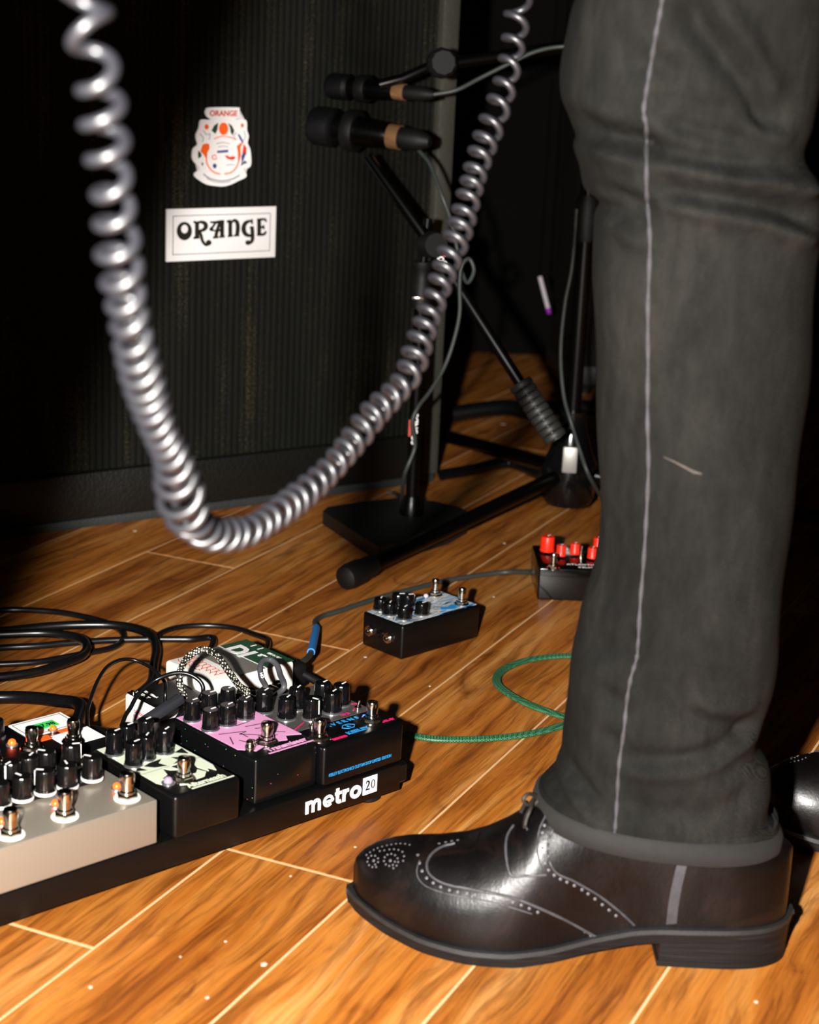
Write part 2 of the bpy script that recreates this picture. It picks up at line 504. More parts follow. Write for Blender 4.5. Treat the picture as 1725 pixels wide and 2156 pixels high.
# ------------------------------------------------------------------ guitar speaker cabinet
CA = math.radians(35.063)
CO = PZ(664, 1048)                                  # a point of its lower front edge
CN = Vector((math.sin(CA), -math.cos(CA), 0))
CT = Vector((math.cos(CA), math.sin(CA), 0))
def cabxz(px, py, proud=0.0):                       # photo pixel -> (along, up) on the cabinet's front plane
    d = ray(px, py); s = ((CO + CN * proud - CAM).dot(CN)) / d.dot(CN); q = CAM + d * s
    return (q - CO).dot(CT), q.z
CX0, CX1, CH, CD = -0.57, 0.210, 0.76, 0.37
cabt = thing('speaker_cabinet', 'large dark guitar speaker cabinet with ribbed cloth grille, white crest and logo plate', 'speaker cabinet', CO, CA)
b = BM()      # shell: box ring (local x along front, y into depth)
box(b, CX0, 0.012, 0.011, CX1, CD, 0.035, .002); box(b, CX0, 0.012, CH - 0.024, CX1, CD, CH, .002)
box(b, CX0, 0.012, 0.035, CX0 + 0.02, CD, CH - 0.024); box(b, CX1 - 0.02, 0.012, 0.035, CX1, CD, CH - 0.024)
box(b, CX0 + 0.02, CD - 0.02, 0.035, CX1 - 0.02, CD - 0.004, CH - 0.024)
new('shell', b, M_VINYL, cabt, 30)
b = BM(); box(b, CX0 + .028, 0, 0.012, CX1 - .028, 0.022, 0.073, .003); new('bottom_rail', b, M_VINYL, cabt, 30)
b = BM(); box(b, CX0 + .028, 0, CH - .07, CX1 - .028, 0.022, CH - .001, .003); new('top_rail', b, M_VINYL, cabt, 30)
for x in (CX0, CX1 - 0.028):
    b = BM(); box(b, x, 0, 0.012, x + 0.028, 0.024, CH, .003); new('edge_trim', b, M_TRIM, cabt, 30)
b = BM(); box(b, CX0 + .006, 0.0015, 0, CX1 - .006, CD - .02, 0.0115, .001); new('plinth', b, M_SKID, cabt, 30)
b = BM()      # grille cloth: real upright ribs, 9.5 mm apart
gx0, gx1, gz0, gz1 = CX0 + .026, CX1 - .026, 0.070, CH - .068
nr = int((gx1 - gx0) / 0.0095) * 8
rows = []
for i in range(nr + 1):
    x = gx0 + (gx1 - gx0) * i / nr
    y = 0.0135 - 0.0014 * abs(math.sin(PI * (x - gx0) / 0.0095))
    rows.append([b.verts.new((x, y, gz0 + (gz1 - gz0) * k / 6)) for k in range(7)])
for a, c in zip(rows, rows[1:]):
    for k in range(6): b.faces.new((a[k], c[k], c[k + 1], a[k + 1]))
new('grille_cloth', b, M_GRILLE, cabt, 60)

# front-plane matrix: (along, up, out of the grille) -> cabinet frame
def Mfront(y): return Matrix(((1, 0, 0, 0), (0, 0, -1, y), (0, 1, 0, 0), (0, 0, 0, 1)))
YG = 0.0105
def bpt(cx, cy):                                    # badge/crest drawing coordinates -> front plane
    return cabxz(330 + cx / 5.75, 200 + cy / 5.75, -0.0085)
x0, z1 = cabxz(350, 440, -.0085); x1, z0 = cabxz(578, 541, -.0085)
badge = BM(); box(badge, x0, YG - .004, z0, x1, YG, z1, .0006)
badge = new('logo_plate', badge, M_WHITE, cabt, label='white plate with dark swash lettering')
b = BM(); mg, lw = 0.0085, 0.0009
for (ax, az, bx_, bz) in ((x0 + mg, z0 + mg, x1 - mg, z0 + mg + lw), (x0 + mg, z1 - mg - lw, x1 - mg, z1 - mg), (x0 + mg, z0 + mg, x0 + mg + lw, z1 - mg), (x1 - mg - lw, z0 + mg, x1 - mg, z1 - mg)):
    box(b, ax, YG - .0044, az, bx_, YG - .0039, bz)
new('border_line', b, mat('badge_border_grey', (96, 96, 100), .5), badge, 0)
b = BM(); MF = Mfront(YG - .0038)
S = lambda pts, w, sm=6: stroke(b, [bpt(*p) for p in pts], [q * 0.000128 for q in (w if isinstance(w, (list, tuple)) else [w] * len(pts))], 0, .0008, MF, sm)
ring_prism(b, [bpt(*p) for p in ellipse(325, 1645, 92, 112)], [bpt(*p) for p in ellipse(327, 1620, 42, 52)], 0, .0008, MF)
S([(478, 1528), (478, 1735)], 46, 1); S([(436, 1728), (508, 1720)], 26, 1); S([(436, 1532), (490, 1548)], 24, 1)           # R
S([(480, 1545), (530, 1535), (575, 1555), (585, 1595), (555, 1630), (495, 1645)], [22, 30, 44, 48, 36, 22])
S([(505, 1640), (528, 1700), (545, 1765), (585, 1812), (630, 1800)], [26, 34, 32, 28, 22]); prism(b, [bpt(*p) for p in ellipse(620, 1785, 34, 34, 16)], 0, .0008, MF)
S([(636, 1536), (700, 1540), (755, 1530), (808, 1522)], [16, 28, 28, 20]); S([(782, 1525), (782, 1712)], 46, 1); S([(748, 1716), (814, 1710)], 22, 1)   # A
S([(752, 1540), (722, 1640), (704, 1715)], [30, 38, 40]); S([(672, 1725), (738, 1718)], 22, 1); S([(700, 1640), (785, 1632)], 24, 1)
S([(700, 1552), (672, 1590), (650, 1625), (690, 1640), (720, 1638)], [20, 26, 24, 16, 14]); prism(b, [bpt(*p) for p in ellipse(652, 1622, 24, 26, 14)], 0, .0008, MF)
S([(880, 1520), (880, 1700)], 44, 1); S([(838, 1530), (890, 1520)], 24, 1); S([(850, 1708), (912, 1702)], 20, 1)               # N
S([(890, 1545), (930, 1515), (965, 1545), (972, 1620), (962, 1695)], [24, 30, 44, 48, 44]); S([(925, 1700), (990, 1696)], 20, 1)
S([(1150, 1530), (1110, 1525), (1060, 1555), (1042, 1620), (1065, 1680), (1115, 1700), (1150, 1685)], [20, 28, 44, 52, 44, 30, 22])  # G
S([(1142, 1500), (1146, 1560)], 20, 1); S([(1118, 1602), (1165, 1598)], 22, 1)
S([(1145, 1605), (1150, 1690), (1145, 1760), (1100, 1800)], [42, 44, 40, 26]); prism(b, [bpt(*p) for p in ellipse(1095, 1785, 32, 30, 16)], 0, .0008, MF)
S([(1230, 1505), (1230, 1690)], 46, 1); S([(1205, 1510), (1300, 1502), (1312, 1535)], [24, 24, 18], 3); S([(1235, 1600), (1290, 1596)], 24, 1)   # E
S([(1282, 1572), (1288, 1622)], 18, 1); S([(1205, 1690), (1290, 1684), (1312, 1645)], [24, 28, 20], 3)
new('lettering', b, mat('badge_dark_ink', (30, 28, 16), .5), badge, 0)

OUT = [(600, 170), (640, 150), (970, 150), (1000, 175), (995, 258), (950, 300), (1062, 296), (1090, 340), (1090, 420), (1112, 500), (1098, 580), (1130, 660), (1142, 800), (1128, 868), (1080, 890), (1045, 890),
       (1085, 958), (1070, 1000), (980, 1042), (900, 1082), (800, 1106), (700, 1100), (600, 1082), (510, 1030), (458, 982), (460, 945), (510, 908), (528, 888), (480, 842), (440, 792), (428, 740), (440, 650), (492, 602),
       (480, 540), (475, 480), (510, 400), (520, 330), (546, 296), (652, 300), (606, 262), (585, 205)]
b = BM(); MC = Mfront(YG)
pts = [bpt(*p) for p in OUT]
prism(b, [(p.x, p.y) for p in catmull([Vector((q[0], q[1], 0)) for q in pts + [pts[0]]], 3)[:-1]], 0, .0028, MC)
crest = new('crest_plate', b, M_WHITE, cabt, 50, label='white shaped crest plate with orange fruit and shield')
MC2 = Mfront(YG - .0026)
def blob(name, polys, m, strokes=()):
    b = BM()
    for p in polys: prism(b, [bpt(*q) for q in p], 0, .0007, MC2)
    for pts, w in strokes: stroke(b, [bpt(*q) for q in pts], w * 0.000122, 0, .0007, MC2)
    return new(name, b, m, crest, 0)
blob('orange_fruit', [ellipse(805, 408, 56, 76, 20)], M_ORANGE)
blob('green_leaves', [[(740, 335), (690, 370), (660, 430), (705, 470), (730, 420)], [(860, 340), (905, 370), (935, 430), (915, 490), (890, 450), (885, 400)], [(500, 670), (530, 700), (540, 740), (500, 770), (495, 720)], [(545, 810), (560, 830), (550, 860), (538, 840)], [(1010, 860), (1060, 790), (1095, 820), (1050, 835)]], M_GREENI)
blob('orange_mantling', [[(550, 600), (590, 585), (632, 590), (635, 650), (605, 700), (590, 770), (570, 730), (525, 680)], [(965, 620), (1000, 590), (1040, 560), (1010, 640), (1015, 720), (1000, 800), (985, 720)], ellipse(600, 385, 26, 34, 12), ellipse(1032, 368, 18, 26, 12)], M_ORANGE,
     [([(600, 700), (600, 810), (640, 890), (700, 940), (765, 955)], 14), ([(985, 700), (985, 810), (950, 890), (890, 940), (815, 955)], 14), ([(690, 530), (780, 500), (880, 510), (960, 540)], 10)])
blob('red_marks', [[(820, 735), (850, 730), (880, 750), (915, 738), (950, 745), (940, 775), (900, 788), (850, 772)], [(1050, 590), (1085, 640), (1080, 720), (1060, 690), (1030, 720), (1040, 640)]], mat('crest_red', (222, 60, 40), .5), [(ellipse(695, 752, 28, 26, 10), 10)])
blob('blue_marks', [ellipse(698, 858, 24, 30, 12), [(725, 675), (860, 662), (862, 692), (730, 702)], [(1020, 740), (1050, 690), (1080, 700), (1040, 800), (1015, 860), (1025, 800)], [(975, 470), (1000, 480), (1045, 560), (1040, 590), (1000, 530)]], M_NAVY)
blob('grey_banner', [], M_GREYINK, [([(560, 955), (640, 1010), (770, 1040), (900, 1020), (1000, 970)], 16)])
blob('grey_script', [], M_GREYINK, [([(600, 1010), (690, 1050), (790, 1062), (890, 1048)], 8)])
for pts_g in ([(520, 470), (560, 520), (545, 570)], [(560, 430), (600, 480), (640, 470), (630, 540)], [(960, 450), (930, 500), (960, 540)], [(720, 590), (800, 575), (880, 590)], [(740, 630), (800, 618), (860, 630)], [(840, 850), (890, 840), (940, 850)], [(1050, 430), (1070, 500), (1050, 550)]):
    blob('grey_scroll', [], M_GREYINK, [(pts_g, 8)])
b = BM()
xa, za = bpt(645, 235); xb, zb = bpt(965, 215)
text(b, 'ORANGE', 0.0098, Mfront(YG - .0029) @ Matrix.Translation(((xa + xb) / 2, (za + zb) / 2, 0)), .0003, .0003, sx=1.0)
new('crest_lettering', b, M_REDINK, crest, 0)
# ------------------------------------------------------------------ pedalboard
TH = math.radians(43.446)
E0 = Vector((0.00405, 1.4556, 0.0))
BU = Vector((math.cos(TH), math.sin(TH), 0)); BV = Vector((-math.sin(TH), math.cos(TH), 0))
def bloc(px, py, z):
    q = PZ(px, py, z) - E0
    return q.dot(BU), q.dot(BV)
def bw(x, y, z=0.0): return E0 + BU * x + BV * y + Vector((0, 0, z))
ZB = 0.0335
board = thing('pedalboard', 'black metal pedalboard with white lettering on its front rail', 'pedalboard', E0, TH)
BL = 0.508
def rail(y0, y1, name='rail'):
    b = BM(); box(b, -BL + .002, y0, 0.0085, -0.002, y1, ZB - .0005, .0012); return new(name, b, M_BLACK, board, 30)
front_rail = rail(0.0, 0.034, 'front_rail')
for y0 in (0.055, 0.112, 0.169): rail(y0, y0 + 0.034)
for x0, x1 in ((-BL - .006, -BL + .004), (-0.004, 0.0055)):
    b = BM(); prism(b, [(0.004, 0.0125), (0.0, 0.016), (0.0, ZB - .003), (0.004, ZB - .001), (0.199, ZB - .001), (0.203, ZB - .003), (0.203, 0.016), (0.199, 0.0125)], x0, x1,
                    Matrix(((0, 0, 1, 0), (1, 0, 0, 0), (0, 1, 0, 0), (0, 0, 0, 1))))
    new('end_bar', b, M_BLACK, board, 30)
for x in (-0.0245, -BL + .025):
    for y in (0.017, 0.186):
        b = BM(); lathe(b, [(0.0095, 0), (0.0115, 0.002), (0.0115, 0.009)], 20); new('rubber_foot', b, M_RUBBER, board, 40, loc=(x, y, 0))
b = BM(); MB_ = Matrix(((1, 0, 0, 0), (0, 0, -1, 0.0), (0, 1, 0, 0), (0, 0, 0, 1)))
def fs(pts, w, sm=8): stroke(b, [(-0.1095 + p[0] * 1e-4, 0.0151 + p[1] * 1e-4) for p in pts], w * 1e-4, -.0001, .0004, MB_, sm)
W_ = 33
fs([(18, 0), (18, 112)], W_, 1); fs([(22, 80), (40, 94), (56, 98), (72, 92), (82, 76), (84, 50), (84, 0)], W_ - 3, 5); fs([(84, 60), (100, 90), (122, 98), (140, 92), (150, 76), (152, 50), (152, 0)], W_ - 3, 5)   # m
fs([(206, 50), (250, 50), (296, 52), (292, 72), (275, 92), (250, 97), (222, 88), (208, 66), (207, 44), (222, 22), (250, 14), (282, 26)], W_ - 8, 5)                                   # e
fs([(352, 142), (352, 40), (358, 20), (380, 15), (392, 18)], W_, 5); fs([(324, 96), (396, 96)], 28, 1)                                                                       # t
fs([(424, 0), (424, 112)], W_, 1); fs([(430, 66), (446, 92), (478, 96)], W_ - 2, 5)                                                                                    # r
ring_prism(b, [(-0.1095 + p[0] * 1e-4, 0.0151 + p[1] * 1e-4) for p in ellipse(556, 54, 64, 60)], [(-0.1095 + p[0] * 1e-4, 0.0151 + p[1] * 1e-4) for p in ellipse(556, 54, 28, 25)], -.0001, .0004, MB_)
new('lettering', b, M_WHITE, front_rail, 0)
b = BM(); box(b, -0.0457, -0.0005, 0.0147, -0.0298, 0.0001, 0.0306)
num = new('number_patch', b, M_WHITE, front_rail, 0)
b = BM()
n2 = lambda pts, w: stroke(b, [(-0.0457 + p[0] * 1.59e-4, 0.0147 + p[1] * 1.59e-4) for p in pts], [q * 1.59e-4 for q in w], .0004, .0007, MB_, 5)
n2([(20, 64), (22, 73), (30, 77), (39, 72), (40, 60), (33, 47), (22, 31), (17, 27)], [5, 7, 8, 11, 11, 9, 6, 6]); n2([(17, 28), (30, 29), (43, 28), (45, 33)], [9, 9, 8, 4])
ring_prism(b, [(-0.0457 + p[0] * 1.59e-4, 0.0147 + p[1] * 1.59e-4) for p in ellipse(70, 52, 15, 26)], [(-0.0457 + p[0] * 1.59e-4, 0.0147 + p[1] * 1.59e-4) for p in ellipse(70, 52, 8, 21)], .0004, .0007, MB_)
new('numeral', b, M_INK, front_rail, 0)

# ------------------------------------------------------------------ controls shared by the pedals
CACHE = {}
def cached(key, fn):
    if key not in CACHE: CACHE[key] = fn()
    return CACHE[key]
def knob(parent, x, y, z, r=0.0072, h=0.0175, m=None, ang=0.3, washer=True, wm=None, white=True, flute=14):
    m = m or M_GLOSS
    def mk():
        b = BM(); lathe(b, [(r * 1.03, 0.0022), (r * 1.03, 0.004), (r * 0.98, 0.0045), (r * 0.94, h - .0012), (r * 0.86, h)], 42, flute=flute, fd=0.035); return to_mesh('knob', b, m, 30)
    o = inst('knob', cached(('k', r, h, m.name), mk), parent, (x, y, z), ang)
    if white:
        def mp():
            b = BM(); box(b, -0.0006, r * 0.12, h - .0001, 0.0006, r * 0.86, h + .0003); box(b, -0.0005, r * 0.90, 0.006, 0.0005, r * 1.015, h - .001); return to_mesh('pointer', b, M_WHITE, 0)
        inst('pointer', cached(('p', r, h), mp), o)
    if washer:
        w = wm or M_WASHER
        def mw():
            b = BM(); lathe(b, [(r * 1.12, 0), (r * 1.12, 0.0012), (r * 0.9, 0.0016), (r * 0.8, 0.0024)], 28); return to_mesh('washer', b, w, 30)
        inst('washer', cached(('w', r, w.name), mw), o)
    return o
def footswitch(parent, x, y, z, h=0.018, wm=None, s=1.0):
    def mk():
        b = BM(); lathe(b, [(0.0047, 0.0), (0.0047, h * 0.55), (0.0052, h * 0.56), (0.0054, h * 0.9), (0.0047, h), (0.002, h + .0004)], 28); return to_mesh('footswitch', b, M_CHROME, 30)
    o = inst('footswitch', cached(('fs', h), mk), parent, (x, y, z)); o.scale = (s, s, 1)
    def mn():
        b = BM(); lathe(b, [(0.0078, 0.0012), (0.0078, 0.0034), (0.0066, 0.0042)], 6, cap=True); lathe(b, [(0.0057, 0.003), (0.0057, 0.0062), (0.005, 0.007)], 24); return to_mesh('nut', b, M_CHROME, 25)
    inst('nut', cached('nut', mn), o)
    w = wm or M_CHROME
    def mw():
        b = BM(); lathe(b, [(0.0098, 0), (0.0098, 0.0008), (0.0092, 0.0014), (0.006, 0.0014)], 32); return to_mesh('washer', b, w, 30)
    inst('washer', cached(('fw', w.name), mw), o)
    return o
def toggle(parent, x, y, z, h=0.009, tilt=0.2):
    b = BM(); lathe(b, [(0.003, 0), (0.003, 0.0025), (0.0024, 0.003)], 16); cyl(b, (0, 0, 0.002), (math.sin(tilt) * h, 0, math.cos(tilt) * h), 0.0008, 0.0013, 12)
    return new('toggle_switch', b, M_CHROME, parent, 30, loc=(x, y, z))
def led(parent, x, y, z, m=None, r=0.0026, bezel=True):
    def mk():
        b = BM(); lathe(b, [(r, 0), (r, r * 0.7), (r * 0.85, r * 1.25), (r * 0.45, r * 1.6)], 20); return to_mesh('led', b, m or M_LED, 60)
    o = inst('led', cached(('led', r, (m or M_LED).name), mk), parent, (x, y, z))
    if bezel:
        def mb():
            b = BM(); lathe(b, [(r * 1.5, 0), (r * 1.5, r * 0.35), (r * 1.05, r * 0.5)], 20); return to_mesh('bezel', b, M_WASHER, 40)
        inst('bezel', cached(('bez', r), mb), o)
    return o
def pedal(name, label, loc, rot, w, d, h, m, bev=0.0022, taper=0.0, group='effects pedals'):
    t = thing(name, label, 'effects pedal', loc, rot, group)
    b = BM(); box(b, 0, 0, 0.0, w, d, h, bev, 3, taper); new('enclosure', b, m, t, 35)
    return t
def plate(t, name, x0, y0, x1, y1, h, m, th=0.0004, label=None):
    b = BM(); box(b, x0, y0, h - .0001, x1, y1, h + th); return new(name, b, m, t, 0, label=label)
T3 = lambda x, y, z: Matrix.Translation((x, y, z))
G1 = 'pedals fixed on the pedalboard'

# --- black delay/reverb pedal, right end of the board
kx, ky, kw, kd, kh = -0.0905, 0.0005, 0.0910, 0.118, 0.0365
p = pedal('effects_pedal', 'wide black pedal with blue lettering and two footswitches at right end of pedalboard', bw(kx, ky, ZB), TH, kw, kd, kh, M_GLOSS and mat('black_satin_enamel', (6, 6, 7), .28, spec=.35, var=.25, scale=300, bump=.12, bscale=1800), group=G1, bev=.0035)
plate(p, 'control_panel', 0.003, 0.040, kw - .003, kd - .003, kh, print_mat('grey_sparkle_panel', [(0.0, (62, 60, 58)), (.45, (86, 83, 80)), (.55, (46, 42, 42)), (.66, (120, 116, 112))], (900, 900, 900), 2, 0, rough=.3))
for (px, py, an) in ((553, 1499, -1.2), (603, 1513, -1.1), (656, 1513, -2.9), (699, 1500, -1.2), (625, 1492, -1.1), (679, 1480, -1.3)):
    x, y = bloc(px, py, ZB + kh); x -= kx; y -= ky
    knob(p, min(max(x, .0095), kw - .0095), y, kh, 0.0078, 0.0195, ang=an)
for (px, py) in ((718, 1484),):
    x, y = bloc(px, py, ZB + kh); knob(p, min(x - kx, kw - .009), y - ky, kh, 0.0078, 0.0195, ang=-1.3)
for (px, py) in ((673, 1556), (783, 1518)):
    x, y = bloc(px, py, ZB + kh); footswitch(p, x - kx, y - ky, kh)
toggle(p, 0.020, 0.040, kh, .008); toggle(p, 0.079, 0.048, kh, .008)
led(p, 0.0715, 0.031, kh, M_BLUELED, .0015)
b = BM()
text(b, 'CAVERNS', 0.0072, T3(0.045, 0.034, kh + .0002), .0001, .0001, spacing=1.5, sx=1.05)
new('title_lettering', b, M_BLUE, p, 0); b = BM()
text(b, 'KEELEY', 0.0072, T3(0.0475, 0.0115, kh + .0002), .0001, .00025, sx=1.05)
stroke(b, [(0.0400, 0.0235), (0.0440, 0.0275), (0.0500, 0.0275), (0.0540, 0.0235), (0.0500, 0.0195), (0.0440, 0.0195), (0.0400, 0.0235)], .0009, kh, kh + .0003, None, 1)
text(b, 'K', 0.0055, T3(0.047, 0.0235, kh + .0002), .0001, .0001)
new('maker_emblem', b, M_BLUE, p, 0); b = BM()
text(b, 'KEELEY ELECTRONICS CUSTOM SHOP LIMITED EDITION', 0.0040, Matrix(((1, 0, 0, 0.0415), (0, 0, -1, -.0001), (0, 1, 0, 0.0098), (0, 0, 0, 1))), .0001, .00002, sx=0.70)
new('front_lettering', b, M_BLUE, p, 0)
b = BM()
text(b, 'REVERB', 0.0046, T3(0.0245, 0.0085, kh + .0002), .0001, .0003); new('switch_lettering', b, M_MAG, p, 0); b = BM(); text(b, 'DELAY', 0.0046, T3(0.0835, 0.013, kh + .0002), .0001, .0003)
new('switch_lettering', b, M_MAG, p, 0); b = BM()
text(b, 'BLEND', 0.0042, T3(0.036, 0.041, kh + .0006), .0001, .0002); new('knob_lettering', b, M_MAG, p, 0); b = BM(); text(b, 'TIME', 0.0042, T3(0.062, 0.045, kh + .0006), .0001, .0002); new('knob_lettering', b, M_MAG, p, 0); b = BM()
stroke(b, [(0.066, 0.066), (0.087, 0.058), (0.073, 0.047)], .0013, kh + .0003, kh + .0007, None, 1); new('magenta_line', b, M_MAG, p, 0); b = BM(); stroke(b, [(0.004, 0.044), (0.021, 0.052)], .0012, kh + .0003, kh + .0007, None, 1)
new('magenta_line', b, M_MAG, p, 0)

# --- pink-faced pedal
qx, qy, qw, qd, qh = -0.1575, 0.0075, 0.0660, 0.1125, 0.0405
p = pedal('effects_pedal', 'black sparkle pedal with a pink zigzag face on the pedalboard', bw(qx, qy, ZB), TH, qw, qd, qh, M_SPARK, .0026, group=G1)
b = BM(); prism(b, [(.0015, .026), (.0015, qd - .0015), (qw - .0015, qd - .0015), (qw - .0015, .020), (.052, .0255), (.047, .017), (.034, .0215), (.012, .014)], qh - .0001, qh + .0004)
face = new('face_print', b, M_PINK, p, 0)
b = BM()
for a, c in (((.014, .040), (.020, .022)), ((.022, .050), (.040, .034)), ((.024, .051), (.024, .041)), ((.005, .036), (.012, .050)), ((.032, .038), (.047, .030)), ((.040, .052), (.052, .047)), ((.0265, .030), (.0255, .019)), ((.008, .060), (.030, .052)), ((.036, .060), (.058, .056)), ((.022, .050), (.030, .051)), ((.046, .040), (.056, .031)), ((.030, .066), (.052, .068))):
    stroke(b, [a, c], .0009, qh + .0003, qh + .0006, None, 1)
new('ink_lines', b, M_INK, face, 0)
b = BM(); text(b, 'Transmisser', 0.0098, T3(0.040, 0.0098, qh + .0002), .0001, .0003, sx=.85); box(b, .017, .0030, qh, .064, .0046, qh + .0003)
new('lettering', b, M_PINK, p, 0)
for (px, py, an) in ((400, 1518, -1.4), (441, 1537, -1.4), (479, 1526, -1.35), (517, 1513, -1.2), (441, 1500, -1.5), (480, 1491, -1.3)):
    x, y = bloc(px, py, ZB + qh); knob(p, min(max(x - qx, .009), qw - .009), y - qy, qh, 0.0071, 0.0185, ang=an)
x, y = bloc(562, 1563, ZB + qh); footswitch(p, x - qx, y - qy, qh)
b = BM(); lathe(b, [(.0042, 0), (.0042, .004), (.0034, .005), (.0034, .0075), (.002, .009)], 20); new('jewel_lamp', b, M_CHROME, p, 40, loc=(.0095, .0195, qh))

# --- cream and black skull-print pedal
gx, gy, gw, gd, gh = -0.2455, -0.004, 0.0645, 0.1165, 0.0365
p = pedal('effects_pedal', 'black pedal with pale green and black printed face next to the silver pedal', bw(gx, gy, ZB), TH, gw, gd, gh, M_BLACK, .0034, group=G1)
M_CREAM = mat('pale_green_print', (205, 213, 188), .5, var=.05)
plate(p, 'face_print', .0035, .0500, gw - .0035, gd - .0035, gh, M_CREAM)
b = BM()
for poly in ([(.0035, .0505), (.0035, .030), (.008, .019), (.013, .021), (.011, .026), (.017, .030), (.012, .034), (.020, .038), (.024, .0505)], [(.024, .0505), (.027, .044), (.034, .040), (.031, .0505)],
             [(gw - .0035, .0505), (gw - .004, .032), (gw - .008, .022), (gw - .011, .030), (gw - .014, .024), (gw - .017, .036), (gw - .013, .0505)], [(.024, .022), (.030, .017), (.042, .018), (.048, .024), (.045, .032), (.040, .027), (.032, .028)], [(.016, .0155), (.022, .013), (.024, .018), (.019, .021)]):
    prism(b, poly, gh - .0001, gh + .0004)
new('skull_print', b, M_CREAM, p, 0)
b = BM()
for poly in ([(.014, .062), (.020, .055), (.030, .052), (.027, .060), (.034, .066), (.022, .065)], [(.036, .052), (.044, .056), (.042, .064), (.048, .060), (.050, .052)], [(.004, .058), (.012, .054), (.009, .064)], [(.050, .070), (.058, .062), (.060, .074)], [(.026, .078), (.034, .074), (.036, .080)]):
    prism(b, poly, gh + .0002, gh + .0006)
new('ink_splashes', b, M_INK, p, 0)['kind'] = 'stuff'
b = BM(); text(b, 'Afterneath', 0.0098, T3(.0375, .0105, gh + .0002), .0001, .0003, sx=.85); box(b, .020, .0042, gh - .0001, .061, .0058, gh + .0003)
new('lettering', b, M_CREAM, p, 0)
for (px, py, an) in ((228, 1592, -1.35), (269, 1615, -1.4), (308, 1598, -0.9), (347, 1585, -1.15), (268, 1575, -1.4), (307, 1563, -1.3)):
    x, y = bloc(px, py, ZB + gh); knob(p, min(max(x - gx, .0095), gw - .009), min(y - gy, gd - .012), gh, 0.0072, 0.0205, ang=an)
x, y = bloc(387, 1641, ZB + gh); footswitch(p, x - gx, y - gy, gh, .019)
x, y = bloc(354, 1650, ZB + gh); led(p, x - gx, y - gy, gh, mat('violet_jewel', (150, 130, 155), .2), .0036)

# --- silver three-switch pedal at the left of the frame
sx_, sy_, sw, sd, sh = -0.4480, 0.0005, 0.1895, 0.1180, 0.0365
M_SILVER = mat('silver_hammer_paint', (164, 155, 141), .36, .6, var=.05, scale=400, bump=.1, bscale=2500)
p = pedal('effects_pedal', 'long silver pedal with white-ringed footswitches and orange lamps in front', bw(sx_, sy_, ZB), TH, sw, sd, sh, M_SILVER, .0012, group=G1)
plate(p, 'control_panel', .003, .0555, sw - .012, sd - .002, sh, M_GLOSS, .003)
for (px, py) in ((268, 1680), (137, 1719), (23, 1758)):
    x, y = bloc(px, py, ZB + sh); footswitch(p, x - sx_, y - sy_, sh, .021, M_WPLAS, 1.08)
for (px, py) in ((246, 1661), (117, 1697), (4, 1735)):
    x, y = bloc(px, py, ZB + sh); led(p, x - sx_, y - sy_, sh, None, .0030)
M_SMOKE = mat('black_skirted_knob', (13, 12, 12), .2)
for (px, py, an) in ((194, 1639, .5), (142, 1656, -.3), (95, 1668, .8), (47, 1681, .2), (24, 1650, 2), (62, 1638, -1.), (98, 1627, .6), (150, 1612, -2), (0, 1695, .4)):
    x, y = bloc(px, py, ZB + sh + .003); knob(p, x - sx_, min(y - sy_, sd - .012), sh + .0028, 0.0079, 0.019, M_SMOKE, an, wm=M_WPLAS)

# --- black pedal with lit lamp, behind the silver one
p = pedal('effects_pedal', 'small black pedal with lit orange lamp behind the silver pedal', bw(-0.336, 0.1215, ZB), TH, 0.066, 0.080, 0.034, M_BLACK, group=G1)
footswitch(p, .056, .026, .034, .019); led(p, .047, .042, .034, None, .0033)
footswitch(p, .018, .026, .034, .019); knob(p, .018, .060, .034, .0072, .016, ang=.4); knob(p, .045, .064, .034, .0072, .016, ang=-.6)
b = BM(); text(b, 'LEVEL  TONE', .0045, T3(.033, .012, .0342), .0001, .0001); new('lettering', b, M_WHITE, p, 0)

# --- white-faced pedal with green price sticker
p = pedal('effects_pedal', 'black pedal with white face plates and a green price sticker at back left', bw(-0.2685, 0.1400, ZB), TH, 0.0565, 0.0720, 0.030, M_BLACK, .0015, group=G1)
hz = .030
fp = plate(p, 'face_plate', .0025, .036, .0545, .0695, hz, M_WHITE)
b = BM()
for (a0, a1, c0, c1) in ((.005, .0385, .052, .0390), (.005, .0665, .052, .0670), (.005, .0385, .0055, .067), (.0515, .0385, .052, .067)): box(b, a0, a1, hz + .0003, c0, c1, hz + .0006)
new('border_line', b, M_INK, fp, 0)
st = plate(p, 'price_sticker', .012, .0455, .039, .058, hz + .0004, mat('green_sticker', (52, 205, 88), .55), .0003, 'green price sticker')
b = BM(); text(b, '$27.98', .0078, T3(.0265, .051, hz + .0008), .0001, .0002); new('numeral', b, M_INK, st, 0)
plate(p, 'face_plate', .018, .0015, .0555, .0285, hz, M_WHITE)
plate(p, 'orange_sticker', .006, .024, .019, .033, hz, M_ORANGE); plate(p, 'orange_sticker', .030, .0290, .042, .0355, hz + .0004, M_ORANGE)
b = BM(); text(b, 'EDGE', .0062, T3(.041, .0325, hz + .0003), .0001, .0002); new('lettering', b, M_WHITE, p, 0)
footswitch(p, .0285, .0080, hz, .020); led(p, .027, .0375, hz + .0004, None, .0028)

